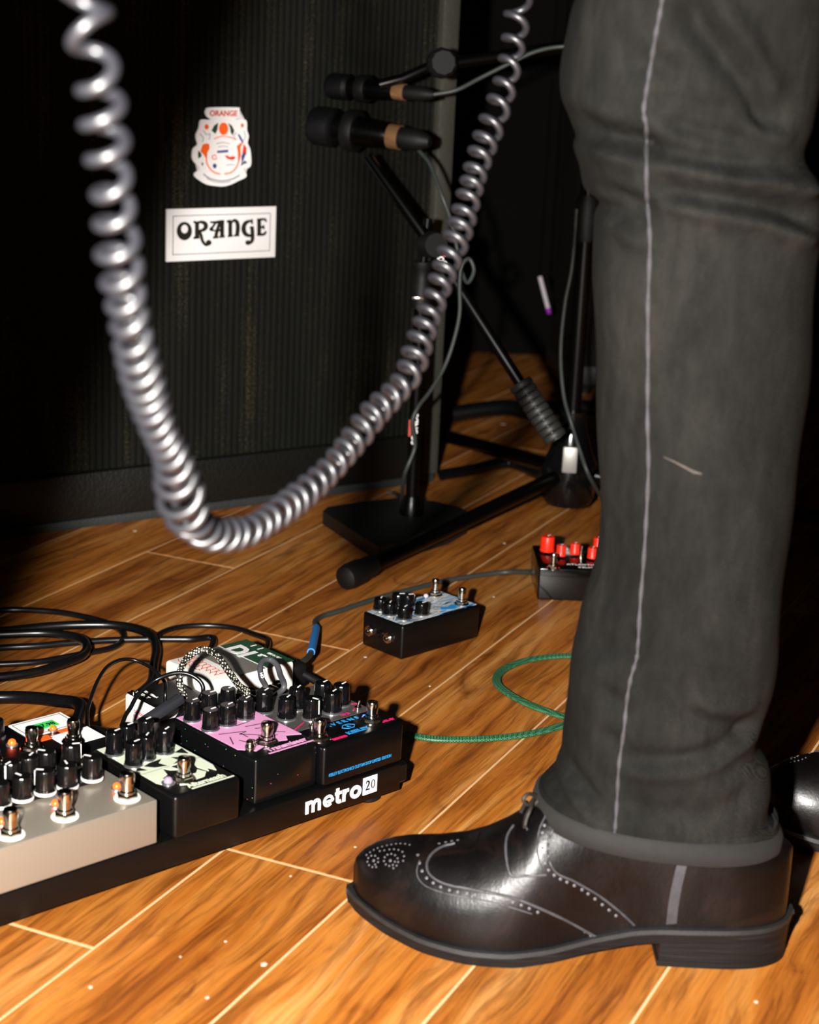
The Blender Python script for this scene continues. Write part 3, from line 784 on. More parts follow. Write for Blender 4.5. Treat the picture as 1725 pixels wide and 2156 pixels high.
# --- white direct box with dark green end, on the floor behind the board
ex, ey, ew, ed, eh = -0.045, 0.2165, 0.1005, 0.0765, 0.050
M_WBODY = mat('white_enamel', (228, 224, 217), .35, var=.03, scale=80)
p = thing('direct_box', 'white box with red script and a dark green end panel behind the pedalboard', 'direct box', bw(ex, ey), TH)
b = BM(); box(b, 0, 0, 0, ew, ed, eh, .004, 3); new('enclosure', b, M_WBODY, p, 35)
gp = BM(); box(gp, .066, .001, eh - .0001, ew - .001, ed - .001, eh + .0006); gp = new('green_panel', gp, mat('dark_green_enamel', (16, 66, 36), .35), p, 0)
lp = plate(p, 'grey_label', .034, .001, .0655, ed - .001, eh, mat('smoked_label', (110, 106, 98), .35, var=.25, scale=50), .0005)
plate(p, 'white_stripe', .0645, .001, .0662, ed - .001, eh + .0002, M_WHITE)
MV = lambda x, y, z: Matrix.Translation((x, y, z)) @ Matrix.Rotation(-PI / 2, 4, 'Z')
b = BM(); text(b, 'DI', .030, MV(.072, .052, eh + .0008), .0001, .0012); text(b, 'FET 2 MIX', .0045, MV(.092, .022, eh + .0008), .0001, .0001); text(b, 'active', .0045, MV(.0845, .028, eh + .0008), .0001, .0001); lathe(b, [(.0022, 0), (.0022, .0003)], 12, T3(.081, .031, eh + .0005)); box(b, .090, .045, eh + .0005, .097, .0465, eh + .0008); box(b, .090, .056, eh + .0005, .097, .0575, eh + .0008)
new('lettering', b, M_WHITE, gp, 0)
b = BM(); rs = random.Random(5)
for k, (xx, wv) in enumerate(((.024, .0042), (.0165, .0036), (.0105, .0022))):
    pts = []
    for i in range(34 if k < 2 else 18):
        tt = i / 33
        pts.append((xx + wv * math.sin(i * 1.55 + k) * (0.5 + 0.8 * rs.random()), .068 - tt * (.056 if k < 2 else .07) + 0.002 * math.cos(i * 1.55)))
    stroke(b, pts, .0006, eh, eh + .0003, None, 4)
new('red_script', b, M_REDINK, p, 0)
b = BM(); lathe(b, [(.0035, 0), (.0035, .002), (.0028, .0025)], 16, Matrix.Translation((.018, 0.0005, .026)) @ Matrix.Rotation(PI / 2, 4, 'X')); new('screw', b, M_CHROME, p, 40)
for xx in (.045, .078):
    b = BM(); lathe(b, [(.0075, 0), (.0075, .002), (.0055, .0035), (.0055, .006)], 20, Matrix.Translation((xx, .0005, .028)) @ Matrix.Rotation(PI / 2, 4, 'X')); new('jack_socket', b, M_GLOSS, p, 40)

# --- small white box with red warning label
p = thing('power_box', 'small white box with black top and red printed label behind the pedalboard', 'power box', bw(-0.109, 0.2065), TH)
b = BM(); box(b, 0, 0, 0, .058, .060, .039, .003, 3); new('enclosure', b, M_WBODY, p, 35)
plate(p, 'black_top', .002, .002, .056, .058, .039, M_GLOSS, .0012)
b = BM(); text(b, 'OUTPUT', .0055, MV(.009, .044, .0404), .0001, .0001); text(b, '12V 200mA', .0045, MV(.016, .040, .0404), .0001, .0001); new('lettering', b, M_WHITE, p, 0)
ML = Matrix(((0, 0, -1, 0), (-1, 0, 0, 0), (0, 1, 0, 0), (0, 0, 0, 1)))
b = BM(); box(b, -.0004, .012, .008, .0001, .046, .030); lb = new('warning_label', b, mat('pale_blue_label', (205, 214, 222), .5), p, 0)
b = BM()
for k, s in enumerate(('CAUTION: DO NOT', 'EXPOSE TO RAIN OR', 'MOISTURE. RISK OF', 'ELECTRIC SHOCK')): text(b, s, .0040, Matrix.Translation((-.0004, .029, .0265 - k * .0048)) @ ML, .0001, .0001, sx=.8)
new('lettering', b, M_REDINK, lb, 0)
b = BM(); lathe(b, [(.003, 0), (.003, .0015), (.002, .002)], 14, T3(.006, .0535, .040)); new('screw', b, M_CHROME, p, 40)

# ------------------------------------------------------------------ loose blue-print pedal on the floor
R2 = math.radians(45.0)
BO = PZ(845, 1391, 0)
p = pedal('effects_pedal', 'loose black pedal with blue and white marbled top standing alone on the floor', BO, R2, 0.119, 0.062, 0.0385, M_BLACK, .0030, group='loose pedals on the floor')
X2, Y2 = Vector((math.cos(R2), math.sin(R2), 0)), Vector((-math.sin(R2), math.cos(R2), 0))
def l2_(px, py, z): q = PZ(px, py, z) - BO; return q.dot(X2), q.dot(Y2)
h2 = .0385
fp = plate(p, 'face_print', .003, .003, .116, .059, h2, print_mat('blue_white_marbling', [(0, (20, 22, 28)), (.36, (60, 140, 200)), (.42, (206, 208, 206)), (.50, (178, 180, 180)), (.545, (40, 44, 52)), (.575, (212, 212, 210)), (.64, (90, 160, 205))], (16, 110, 60), 2, 1.5, .25))
b = BM(); prism(b, [(.070, .012), (.076, .020), (.084, .016), (.092, .019), (.108, .012), (.106, .005), (.096, .009), (.084, .006)], h2 + .0003, h2 + .0007); new('blue_blot', b, M_BLUE, fp, 0)
for (px, py, an) in ((792, 1281, -1.0), (820, 1294, -1.0), (851, 1303, -1.2), (888, 1294, -1.5), (832, 1272, -2.2), (858, 1276, -2.0)):
    x, y = l2_(px, py, h2); knob(p, min(max(x, .009), .11), min(max(y, .009), .053), h2, .0078, .0135, ang=an)
for (px, py) in ((916, 1253), (972, 1272)):
    x, y = l2_(px, py, h2); footswitch(p, x, y, h2, .0185, s=.85)
x, y = l2_(897, 1258, h2); led(p, x, y, h2, M_LED2, .0026)
for yy in (.049, .020):
    b = BM(); MJ = Matrix.Translation((-.0002, yy, .020)) @ Matrix.Rotation(-PI / 2, 4, 'Y')
    ring_prism(b, ellipse(0, 0, .0062, .0062, 6), ellipse(0, 0, .0040, .0040, 6), 0, .0022, MJ); ring_prism(b, ellipse(0, 0, .0044, .0044, 20), ellipse(0, 0, .0032, .0032, 20), .0, .0042, MJ)
    new('jack_socket', b, M_CHROME, p, 30)
b = BM(); ring_prism(b, ellipse(0, 0, .005, .005, 20), ellipse(0, 0, .0032, .0032, 20), 0, .0015, Matrix.Translation((-.0002, .0335, .020)) @ Matrix.Rotation(-PI / 2, 4, 'Y')); cyl(b, (.002, .0335, .02), (-.0012, .0335, .02), .0008); new('power_socket', b, M_GLOSS, p, 30)

# ------------------------------------------------------------------ pedal with red knobs behind the leg
RO = PZ(1131, 1263, 0); R3 = math.radians(2.0)
p = pedal('effects_pedal', 'glossy black pedal with red knobs half hidden behind the trouser leg', RO, R3, 0.118, 0.094, 0.040, mat('black_piano_gloss', (7, 8, 7), .12), .0022, group='loose pedals on the floor')
X3, Y3 = Vector((math.cos(R3), math.sin(R3), 0)), Vector((-math.sin(R3), math.cos(R3), 0))
def l3(px, py, z): q = PZ(px, py, z) - RO; return q.dot(X3), q.dot(Y3)
for (px, py, r, h) in ((1152, 1163, .0088, .0205), (1181, 1173, .0060, .0150), (1210, 1169, .0062, .0150), (1247, 1178, .0060, .0150), (1255, 1147, .0062, .0150)):
    x, y = l3(px, py, .040); knob(p, x, min(y, .084), .040, r, h, M_RED, -.5, washer=False)
for x, y in ((.085, .05), (.105, .02)): knob(p, x, y, .040, .0062, .015, M_RED, .3, washer=False)
toggle(p, .055, .050, .040, .014, .05)
x, y = l3(1165, 1197, .040); footswitch(p, x, y, .040, .018, s=.8)
b = BM()
text(b, 'ATLANTIC', .0062, T3(.052, .017, .0402), .0001, .0002, spacing=1.25); text(b, 'DELAY', .0050, T3(.056, .0065, .0402), .0001, .0002, spacing=1.3)
new('lettering', b, M_WHITE, p, 0)
# ------------------------------------------------------------------ microphone stand with flat base, in front of the cabinet
SB = PZ(866, 1082, 0.018)
ST = Vector((SB.x, SB.y, 0))
t = thing('microphone_stand', 'black microphone stand with flat plate base and slanted boom before the cabinet', 'microphone stand', ST, 0)
b = BM()
pl = [PZ(680, 1076, .018), PZ(742, 1117, .018), PZ(797, 1152, .018), PZ(880, 1138, .018), PZ(945, 1118, .018), PZ(985, 1096, .018), PZ(990, 1082, .018), PZ(965, 1068, .018), PZ(910, 1054, .018), PZ(840, 1048, .018), PZ(760, 1056, .018), PZ(690, 1067, .018)]
pl = [(v.x, v.y) for v in pl]
bb = bmesh.new(); prism(bb, pl, 0, .018)
bmesh.ops.bevel(bb, geom=[e for e in bb.edges if abs(e.verts[0].co.z - .018) < 1e-6 and abs(e.verts[1].co.z - .018) < 1e-6 and len(e.link_faces) == 2 and abs(e.link_faces[0].normal.z - e.link_faces[1].normal.z) > .3], offset=.003, segments=2, affect='EDGES')
merge(b, bb); new('base_plate', b, mat('cast_iron_black', (17, 17, 17), .55, var=.3, bump=.3, bscale=900), t, 30, world=True)
PTOP = PY(878, 640, SB.y)
b = BM(); cyl(b, SB, SB + Vector((0, 0, PTOP.z - SB.z)), .0085, n=20); new('lower_tube', b, M_STAND, t, 40, world=True)
b = BM(); lathe(b, [(.013, 0), (.013, .03), (.011, .034), (.011, .05), (.0135, .054), (.0135, .06)], 20, Matrix.Translation((SB.x, SB.y, PTOP.z - .005))); new('clutch', b, M_RUBBER, t, 40, world=True)
b = BM(); lathe(b, [(.016, 0), (.016, .006), (.012, .02), (.010, .026)], 20, Matrix.Translation((SB.x, SB.y, .017))); new('collar', b, M_STAND, t, 40, world=True)
b = BM(); cyl(b, (SB.x, SB.y, PTOP.z + .04), (SB.x + .004, SB.y, PTOP.z + .11), .006, n=16); new('upper_tube', b, M_STAND, t, 40, world=True)
b = BM(); box(b, -.008, -.004, 0, .008, .004, .004, .001); new('chrome_clip', b, M_CHROME, t, 40, world=False, loc=Vector((SB.x - .004, SB.y - .0135, PTOP.z + .008)) - ST)
# slanted boom
bA = PY(775, 330, SB.y + .02); bP = PY(908, 515, SB.y - .02); bB = PY(1172, 925, SB.y - .10)
b = BM(); tube(b, [bA, bP, bB], .0075, 14); new('boom', b, M_STAND, t, 40, world=True)
dd = (bB - bP).normalized()
b = BM()
for k in range(9):
    lathe(b, [(.0145, 0), (.0155, .002), (.0155, .0062), (.0145, .0082)], 20, M_axis(bB - dd * (.085 - k * .0095), dd))
new('ribbed_counterweight', b, mat('ribbed_grey_rubber', (40, 40, 38), .5), t, 30, world=True)
b = BM(); lathe(b, [(.015, -.02), (.017, -.014), (.017, .014), (.015, .02)], 20, M_axis(bP, (0.35, -1, 0.1))); new('boom_pivot', b, M_RUBBER, t, 40, world=True)
for (q, d_, side) in ((bP + dd * .012, dd, .0086), (SB + Vector((0, 0, .118)), Vector((0, 0, 1)), .0094)):
    toc = (CAM - q).normalized(); toc = (toc - d_ * toc.dot(d_)).normalized(); xx = d_.cross(toc).normalized()
    Mx = Matrix((d_, -xx, toc)).transposed().to_4x4(); Mx.translation = q + toc * (side - .0006)
    b = BM(); text(b, 'SOUNDS', .0105, Mx, .0002, .0003); lab = new('brand_mark', b, M_WHITE, t, 0, world=True)
    b = BM(); box(b, -.010, .0055, 0, .012, .0085, .0006); b.transform(Mx); new('red_bar', b, mat('red_mark', (190, 45, 25), .5), lab, 0, world=True)

def mic(name, label, rear, head, rb, parent_group='microphones at the cabinet'):
    t = thing(name, label, 'microphone', (head.x, head.y, min(head.z, rear.z) - .02), 0, parent_group)
    d = (head - rear).normalized(); L = (head - rear).length; M = M_axis(rear, d)
    b = BM(); lathe(b, [(rb * .62, .012), (rb * .74, .02), (rb * .95, L * .62), (rb * .97, L * .68), (rb * .8, L * .70)], 26, M); new('body', b, M_STAND, t, 40, world=True)
    b = BM(); lathe(b, [(rb * .85, L * .70), (rb * 1.12, L * .74), (rb * 1.12, L * .93), (rb * 1.0, L * .97), (rb * .7, L)], 26, M); new('grille', b, mat('mic_grille_mesh', (24, 24, 26), .4, .6, var=.4, scale=900, bump=.8, bscale=1500), t, 40, world=True)
    b = BM(); lathe(b, [(rb * .70, -.004), (rb * .70, .0115), (rb * .66, .0125)], 24, M); new('connector_ring', b, M_GOLD, t, 40, world=True)
    b = BM(); lathe(b, [(rb * .32, -.045), (rb * .5, -.036), (rb * .62, -.028), (rb * .62, -.004)], 24, M); new('cable_plug', b, M_RUBBER, t, 40, world=True)
    b = BM(); lathe(b, [(rb * 1.14, L * .45), (rb * 1.2, L * .47), (rb * 1.2, L * .56), (rb * 1.14, L * .58)], 24, M); new('clip', b, M_RUBBER, t, 40, world=True)
    b = BM(); box(b, -.0022, 0, 0, .0022, .0015, .010, .0004); 
    toc = (CAM - rear).normalized(); toc = (toc - d * toc.dot(d)).normalized(); xx = toc.cross(d)
    Mx = Matrix((xx, toc, d)).transposed().to_4x4(); Mx.translation = rear + d * (L * .50) + toc * (rb * .9)
    b.transform(Mx); new('switch', b, M_CHROME, t, 0, world=True)
    return rear - d * .04
YM = SB.y + .03
m2r = mic('microphone', 'black microphone with gold ring plug on the slanted boom, lower of two', PY(838, 289, YM), PY(655, 262, YM + .05), .0225)
m1r = mic('microphone', 'slim black microphone with gold ring plug, upper of the two before the cabinet', PY(848, 194, YM), PY(690, 180, YM + .05), .0150)

# ------------------------------------------------------------------ tripod boom stand behind the leg
HB = PZ(1192, 1088, 0)
t = thing('microphone_stand', 'black tripod microphone stand with rubber-tipped leg beside the trouser leg', 'microphone stand', (HB.x, HB.y, 0), 0)
foot1 = PZ(718, 1246, .0)
hubz = .062
d1_ = Vector((foot1.x - HB.x, foot1.y - HB.y, 0)); LL = d1_.length; a1 = math.atan2(d1_.y, d1_.x)
for k, a in enumerate((a1, a1 - math.radians(117), a1 + math.radians(120))):
    dr = Vector((math.cos(a), math.sin(a), 0)); p0 = Vector((HB.x, HB.y, hubz)) + dr * .03; p1 = Vector((HB.x, HB.y, .0155)) + dr * (LL - .01)
    b = BM(); tube(b, [p0, p1], .0098, 14); leg = new('leg', b, M_STAND, t, 40, world=True)
    b = BM(); ax = (p1 - p0).normalized(); lathe(b, [(.0125, -.048), (.0135, -.04), (.0135, -.03), (.0155, -.024), (.0160, -.006), (.0145, .003), (.009, .007)], 22, M_axis(p1, ax)); new('rubber_foot', b, M_RUBBER, leg, 40, world=True)
b = BM(); lathe(b, [(.030, .02), (.036, .03), (.038, .075), (.030, .092), (.020, .125), (.018, .15)], 24, Matrix.Translation((HB.x, HB.y, 0))); new('hub', b, M_GLOSS, t, 40, world=True)
b = BM(); toc = (CAM - HB); toc.z = 0; toc.normalize(); box(b, -.010, -.004, 0, .010, .004, .036, .002); b.transform(Matrix.Translation(Vector((HB.x, HB.y, .072)) + toc * .037) @ Matrix.Rotation(math.atan2(toc.y, toc.x) + PI / 2, 4, 'Z')); new('clamp_plate', b, mat('brushed_alloy', (170, 168, 160), .45, .6), t, 30, world=True)
ztop = .72
b = BM(); cyl(b, (HB.x, HB.y, .12), (HB.x, HB.y, ztop), .0105, n=18); new('pole', b, M_STAND, t, 40, world=True)
b = BM(); lathe(b, [(.014, 0), (.016, .01), (.016, .05), (.013, .06)], 20, Matrix.Translation((HB.x, HB.y, .38))); new('clutch', b, M_RUBBER, t, 40, world=True)
arm0 = PY(905, 140, YM - .01); arm1 = Vector((HB.x, HB.y - .01, PY(1200, 85, HB.y).z))
b = BM(); tube(b, [arm0, arm1, arm1 + (arm1 - arm0) * .35], .0078, 14); new('boom', b, M_STAND, t, 40, world=True)
kn = PY(930, 133, YM - .03)
b = BM(); lathe(b, [(.017, -.012), (.019, -.008), (.019, .008), (.015, .013)], 20, M_axis(kn, (.2, -1, .1)), flute=10, fd=.06); new('clamp_knob', b, M_RUBBER, t, 30, world=True)
b = BM(); tube(b, [arm0, PY(850, 165, YM), PY(800, 178, YM)], .0065, 12); new('mic_adapter', b, M_STAND, t, 40, world=True)

# ------------------------------------------------------------------ cables
def cable(name, label, pts, r, m, sub=8, n=8, group=None, flat=None, ends=None):
    P = catmull(pts, sub)
    b = BM(); tube(b, P, r, n, flat)
    o = new(name, b, m, None, 60, world=True)
    tag(o, label, 'cable', group)
    return o
GC = 'black cables on the floor'
cable('microphone_cable', 'thin pale-lit cable running from upper microphone to the right', [m1r, PY(905, 200, YM - .02), PY(960, 190, YM - .02), PY(1010, 165, YM - .03), PY(1070, 135, YM - .04), PY(1130, 108, YM - .05), PY(1190, 98, YM - .06), PY(1260, 105, YM - .06)], .0028, M_CABLE2)
YP = SB.y - .03
cable('microphone_cable', 'thin grey cable hanging from lower microphone past the slanted boom', [m2r, PY(880, 312, YM - .01), PY(905, 345, YM - .03), PY(930, 410, YP), PY(950, 465, YP), PY(962, 520, YP), PY(972, 570, YP), PY(985, 595, YP - .01), PY(998, 570, YP - .015), PY(988, 545, YP - .015), PY(972, 560, YP - .02), PY(968, 600, YP - .02), PY(968, 660, YP - .02), PY(955, 720, YP - .02), PY(935, 775, YP - .02), PY(905, 825, YP - .01), PY(882, 855, YP), PY(868, 890, YP), PY(874, 940, YP + .005), PY(852, 1000, YP + .005), PZ(845, 1052, .022), PZ(835, 1040, .005), PZ(815, 1036, .004)], .0027, M_CABLE2)
YH = HB.y - .03
cable('microphone_cable', 'thin pale cable hanging down beside the tripod stand pole', [PY(1215, 440, YH), PY(1205, 560, YH), PY(1190, 640, YH), PY(1181, 740, YH), PY(1187, 830, YH), PY(1203, 890, YH), PY(1222, 950, YH - .02), PY(1245, 1010, YH - .03), PZ(1290, 1075, .004), PZ(1340, 1090, .004)], .0027, M_CABLE2)

def fz(lst, z): return [PZ(x, y, z) for x, y in lst]
cable('power_cable', 'black cable curling back on itself at far left of the floor', fz([(-60, 1292), (20, 1284), (86, 1286), (130, 1290), (183, 1300), (230, 1314), (256, 1330), (259, 1348), (235, 1364), (183, 1375), (130, 1385), (78, 1394), (15, 1398), (-60, 1400)], .0040), .0035, M_CABLE, group=GC)
cable('power_cable', 'thick black cable bending down toward the small white box', fz([(-60, 1332), (15, 1328), (91, 1320), (156, 1316), (235, 1316), (287, 1324), (320, 1340), (329, 1368), (324, 1400), (318, 1438)], .0115) + [bw(-.086, .285, .02), bw(-.084, .262, .02)], .0050, M_CABLE, group=GC)
cable('power_cable', 'straight black cable leading to the back of the white box with green end', fz([(-60, 1370), (15, 1363), (78, 1360), (156, 1353), (235, 1348), (313, 1346), (400, 1346), (450, 1348)], .005) + [bw(.012, .318, .012), bw(.012, .2915, .022)], .0038, M_CABLE, group=GC)
cable('power_cable', 'thick black cable doubling back in a tight bend at the left', fz([(-60, 1338), (15, 1335), (91, 1333), (143, 1338), (174, 1348), (183, 1364), (170, 1382), (130, 1398), (78, 1414), (15, 1424), (-60, 1430)], .0155), .0048, M_CABLE, group=GC)
cable('power_cable', 'black cable arching over the floor to the right of the white box', fz([(322, 1345), (345, 1330), (380, 1320), (437, 1317), (492, 1322), (533, 1335)], .0042) + [PZ(565, 1352, .008), bw(.076, .300, .016), bw(.076, .2915, .022)], .0031, M_CABLE, group=GC)
cable('power_cable', 'thick black cable entering the pedalboard from the left edge', [PZ(-70, 1470, .02), PZ(15, 1468, .02), PZ(65, 1469, .022), PZ(117, 1475, .025), PZ(170, 1486, .03), bw(-.185, .226, .036), bw(-.180, .190, .040), bw(-.188, .150, .040)], .0064, M_CABLE, group=GC)

# small patch leads standing up in loops above the board
cable('patch_cable', 'thin black twin wire arching high over the back of the pedalboard', [bw(-.205, .180, .055), PD(184, 1500, 1.61), PD(193, 1466, 1.63), PD(206, 1433, 1.65), PD(224, 1406, 1.67), PD(248, 1391, 1.69), PD(274, 1388, 1.70), PD(300, 1396, 1.70), PD(326, 1412, 1.69), PD(347, 1436, 1.68), bw(-.092, .225, .050), bw(-.094, .222, .0405)], .0018, M_CABLE, group='patch leads on the pedalboard')
cable('patch_cable', 'thin black wire looping from the board over the small white box', [bw(-.196, .150, .050), PD(262, 1512, 1.57), PD(275, 1490, 1.58), PD(292, 1461, 1.59), PD(326, 1433, 1.60), PD(365, 1418, 1.60), PD(396, 1419, 1.60), PD(420, 1433, 1.60), PD(428, 1451, 1.60), PD(420, 1470, 1.60), bw(-.135, .146, .060), bw(-.140, .135, .045)], .0020, M_CABLE, group='patch leads on the pedalboard')
M_BRAID = braid_mat('black_cream_braid', (226, 218, 190), (12, 11, 10), 430)
cable('patch_cable', 'black and cream braided cable standing in an arch behind the pink pedal', [bw(-.138, .142, .045), PD(388, 1475, 1.60), PD(378, 1436, 1.605), PD(382, 1406, 1.61), PD(399, 1381, 1.62), PD(421, 1368, 1.62), PD(443, 1371, 1.62), PD(462, 1386, 1.61), PD(482, 1414, 1.60), PD(502, 1442, 1.585), PD(521, 1464, 1.57), bw(-.092, .138, .055), bw(-.096, .128, .050)], .0031, M_BRAID, 10, 12, group='patch leads on the pedalboard')
nc = cable('patch_cable', 'short grey rubber cable with white letters hooked over the white box front', [bw(-.0585, .140, .046), PD(559, 1455, 1.60), PD(551, 1428, 1.62), PD(548, 1407, 1.63), PD(554, 1392, 1.64), PD(569, 1389, 1.645), PD(583, 1400, 1.64), PD(590, 1420, 1.63), PD(597, 1450, 1.61), bw(-.035, .150, .050), bw(-.032, .140, .046)], .0027, mat('grey_rubber_lead', (70, 70, 72), .5), group='patch leads on the pedalboard')
b = BM()
for k, ch in enumerate('NOISE'):
    q = PD(554 + (k - 2) * 1.6, 1430 + (k - 2) * 5.6, 1.6155)
    Mx = Matrix((-UP * .95 + RIGHT * .3, RIGHT * .95 + UP * .3, -fwd)).transposed().to_4x4(); Mx.translation = q - fwd * .0018
    text(b, ch, .0034, Mx, .0001, .00012)
b.transform(Matrix.Translation(-nc.location)); new('lettering', b, M_WHITE, nc, 0)
# right-angle plugs on the pedals' back edges
def plug(pos, dirv, label, m=M_GLOSS):
    t = thing('jack_plug', label, 'jack plug', pos, TH, 'right-angle plugs behind the pedals')
    b = BM(); box(b, -.007, -.020, -.006, .007, .008, .006, .003, 2); new('housing', b, m, t, 35)
    b = BM(); lathe(b, [(.0046, 0), (.0046, .004), (.0032, .0042), (.0032, .008)], 16, Matrix.Translation((0, -.0195, 0)) @ Matrix.Rotation(PI / 2, 4, 'X')); new('tip', b, M_GOLD, t, 35)
    return t
plug(bw(-.060, .148, .058), None, 'black right-angle plug with gold tip behind the pink pedal')
plug(bw(-.030, .148, .058), None, 'black right-angle plug behind the wide black pedal')
plug(bw(-.120, .150, .060), None, 'black right-angle plug under the braided arch')
b = BM(); box(b, -.0045, -.034, -.004, .0045, .020, .004, .0015, 2)
fp_ = new('flat_plug', b, mat('dark_grey_plug', (44, 44, 48), .35), None, 35, loc=PZ(347, 1492, .070)); fp_.rotation_euler = (math.radians(14), 0, TH - PI / 2 + .12)
tag(fp_, 'flat dark grey plug lying across behind the pink pedal', 'plug')

# cable with blue sleeve running to the red-knob pedal
adapter = thing('cable_splitter', 'black cable splitter lump beside the green box end', 'splitter', bw(.066, .235, 0), TH)
b = BM(); box(b, -.009, -.010, .016, .014, .014, .040, .005, 3); new('body', b, M_RUBBER, adapter, 40)
b = BM(); tube(b, [Vector((.010, .010, .030)), Vector((.024, .018, .028)), Vector((.030, .022, .022))], .0052, 10); new('strain_relief', b, M_RUBBER, adapter, 50)
b = BM(); tube(b, catmull([Vector((.010, -.008, .028)), Vector((.016, -.030, .022)), Vector((.004, -.060, .020)), Vector((-.02, -.08, .024))], 6), .0042, 10); new('lead', b, M_RUBBER, adapter, 50)
b = BM(); tube(b, [Vector((0, 0, .016)), Vector((.002, .002, .003))], .006, 10); new('tail', b, M_RUBBER, adapter, 50)
Pb = catmull([PZ(628, 1398, .030), PZ(642, 1390, .028), PZ(654, 1376, .024), PZ(661, 1348, .018), PZ(666, 1322, .010), PZ(664, 1308, .006), PZ(680, 1297, .004), PZ(716, 1286, .004), PZ(774, 1266, .004), PZ(830, 1250, .004), PZ(870, 1240, .004), PZ(927, 1225, .004), PZ(984, 1215, .004), PZ(1061, 1205, .004), PZ(1108, 1204, .012), PZ(1126, 1204, .018)], 8)
ct = thing('signal_cable', 'grey-green cable with blue sleeve running to the red-knob pedal', 'cable', (Pb[0].x, Pb[0].y, 0), 0)
b = BM(); tube(b, Pb, .0031, 10); new('jacket', b, M_CABLE2, ct, 60, world=True)
b = BM(); tube(b, Pb[17:33], .0043, 14); new('blue_sleeve', b, mat('blue_heatshrink', (38, 128, 205), .4), ct, 50, world=True)

def green_mat():
    t = NT('green_braided_jacket')
    ch = t.n('ShaderNodeTexChecker', {'Vector': t.coord((700, 700, 700)), 'Scale': 1.0, 'Color1': lin((130, 190, 150)) + (1,), 'Color2': lin((6, 62, 34)) + (1,)}).outputs[0]
    c = t.mix(t.noise(t.coord(), 300, 2), lin((5, 52, 30)), lin((12, 84, 48)))
    t.set(color=t.mix(0.22, c, ch), rough=.42, normal=t.bump(ch, .4, .0005))
    return t.m
M_GREEN = green_mat()
Pg = catmull(fz([(852, 1545), (905, 1555), (960, 1557), (1030, 1555), (1090, 1549), (1140, 1540), (1186, 1527), (1260, 1500), (1340, 1462), (1410, 1440), (1450, 1470), (1420, 1530), (1340, 1545), (1260, 1532), (1186, 1509), (1120, 1486), (1072, 1461), (1047, 1438), (1054, 1415), (1090, 1396), (1140, 1385), (1205, 1381), (1290, 1384), (1400, 1400), (1500, 1420)], .0035), 8)
for i, q in enumerate(Pg):
    if 88 < i < 112: q.z += .0045 * math.sin(PI * (i - 88) / 24)
b = BM(); n_ = 10
for off in (-.0022, 0, .0022):
    pts = []
    for i, q in enumerate(Pg):
        tt = Pg[min(i + 1, len(Pg) - 1)] - Pg[max(i - 1, 0)]; sd_ = tt.cross(Vector((0, 0, 1))).normalized()
        pts.append(q + sd_ * off * 1.25)
    tube(b, pts, .0020, n_)
gcab = new('instrument_cable', b, M_GREEN, None, 60, world=True)
tag(gcab, 'flat green braided cable looping on the floor by the shoe', 'cable')

# ------------------------------------------------------------------ coiled guitar lead hanging in the foreground
SP = [((190, -560), .70), ((176, -320), .69), ((176, -90), .68), ((180, 0), .68), ((192, 90), .68), ((210, 190), .69), ((222, 290), .70), ((233, 380), .71), ((243, 470), .725), ((252, 560), .74), ((267, 650), .76), ((285, 740), .785), ((306, 820), .815), ((332, 900), .845), ((362, 965), .875), ((376, 1030), .905), ((396, 1085), .935), ((435, 1120), .965), ((485, 1126), .99), ((535, 1113), 1.01), ((585, 1081), 1.035), ((635, 1043), 1.06), ((690, 993), 1.08), ((740, 933), 1.10), ((788, 870), 1.115), ((832, 826), 1.13), ((862, 785), 1.14), ((882, 725), 1.15), ((910, 645), 1.16), ((940, 560), 1.17), ((970, 475), 1.18), ((992, 395), 1.19), ((1012, 325), 1.20), ((1043, 240), 1.21), ((1068, 160), 1.22), ((1086, 60), 1.23), ((1096, -40), 1.235), ((1100, -120), 1.24), ((1110, -360), 1.26), ((1130, -640), 1.28)]
spine = catmull([PD(p[0], p[1], d) for p, d in SP], 30)
PITCHES = [(0, 128), (2, 112), (3, 74), (6, 76), (8, 66), (9, 58), (10, 51), (11, 47), (12, 48), (13, 76), (14.5, 70), (15.5, 42), (18, 40), (20, 36), (23, 36), (24, 42), (25, 34), (29, 33), (30, 36), (31, 46), (33, 52), (35, 66)]
def lerp(tab, x):
    for (a, va), (c, vc) in zip(tab, tab[1:]):
        if x <= c: return va + (vc - va) * max(0, (x - a)) / (c - a)
    return tab[-1][1]
pts = []; ph = 0.6; sgn = 1.0
x_, y_ = frame_of((spine[1] - spine[0]))
STEPS = 4
for i in range(len(spine) - 1):
    tng = (spine[i + 1] - spine[max(i - 1, 0)]).normalized()
    x_ = (x_ - tng * x_.dot(tng)).normalized(); y_ = tng.cross(x_)
    u = max(0.0, i / 30.0 - 2.0)
    D = (spine[i] - CAM).dot(fwd)
    pitch = lerp(PITCHES, u) * (1.06 + .13 * math.sin(u * 5.3 + 1.0)) * D / F_PX
    seg = (spine[i + 1] - spine[i]).length
    hand = -1.0 if u < 14.0 else 1.0
    nsub = max(2, int(seg / pitch * 26))
    rc = 0.0070 + .0012 * max(0.0, 1 - u / 3) + .0040 * math.exp(-((u - 13.6) / 1.0) ** 2)
    wob = 1.0 + .08 * math.sin(u * 2.1)
    for k in range(nsub):
        f = k / nsub
        c = spine[i].lerp(spine[i + 1], f)
        pts.append(c + (x_ * math.cos(ph) + y_ * math.sin(ph)) * rc * wob)
        ph -= hand * 2 * PI * seg / nsub / pitch
b = BM(); tube(b, pts, .0025, 10)
coil = new('coiled_cable', b, mat('grey_black_coil_jacket', (34, 34, 38), .40, var=.05, scale=30, spec=.8), None, 80, world=True)
tag(coil, 'grey coiled guitar cable hanging in a loop across the foreground', 'cable')

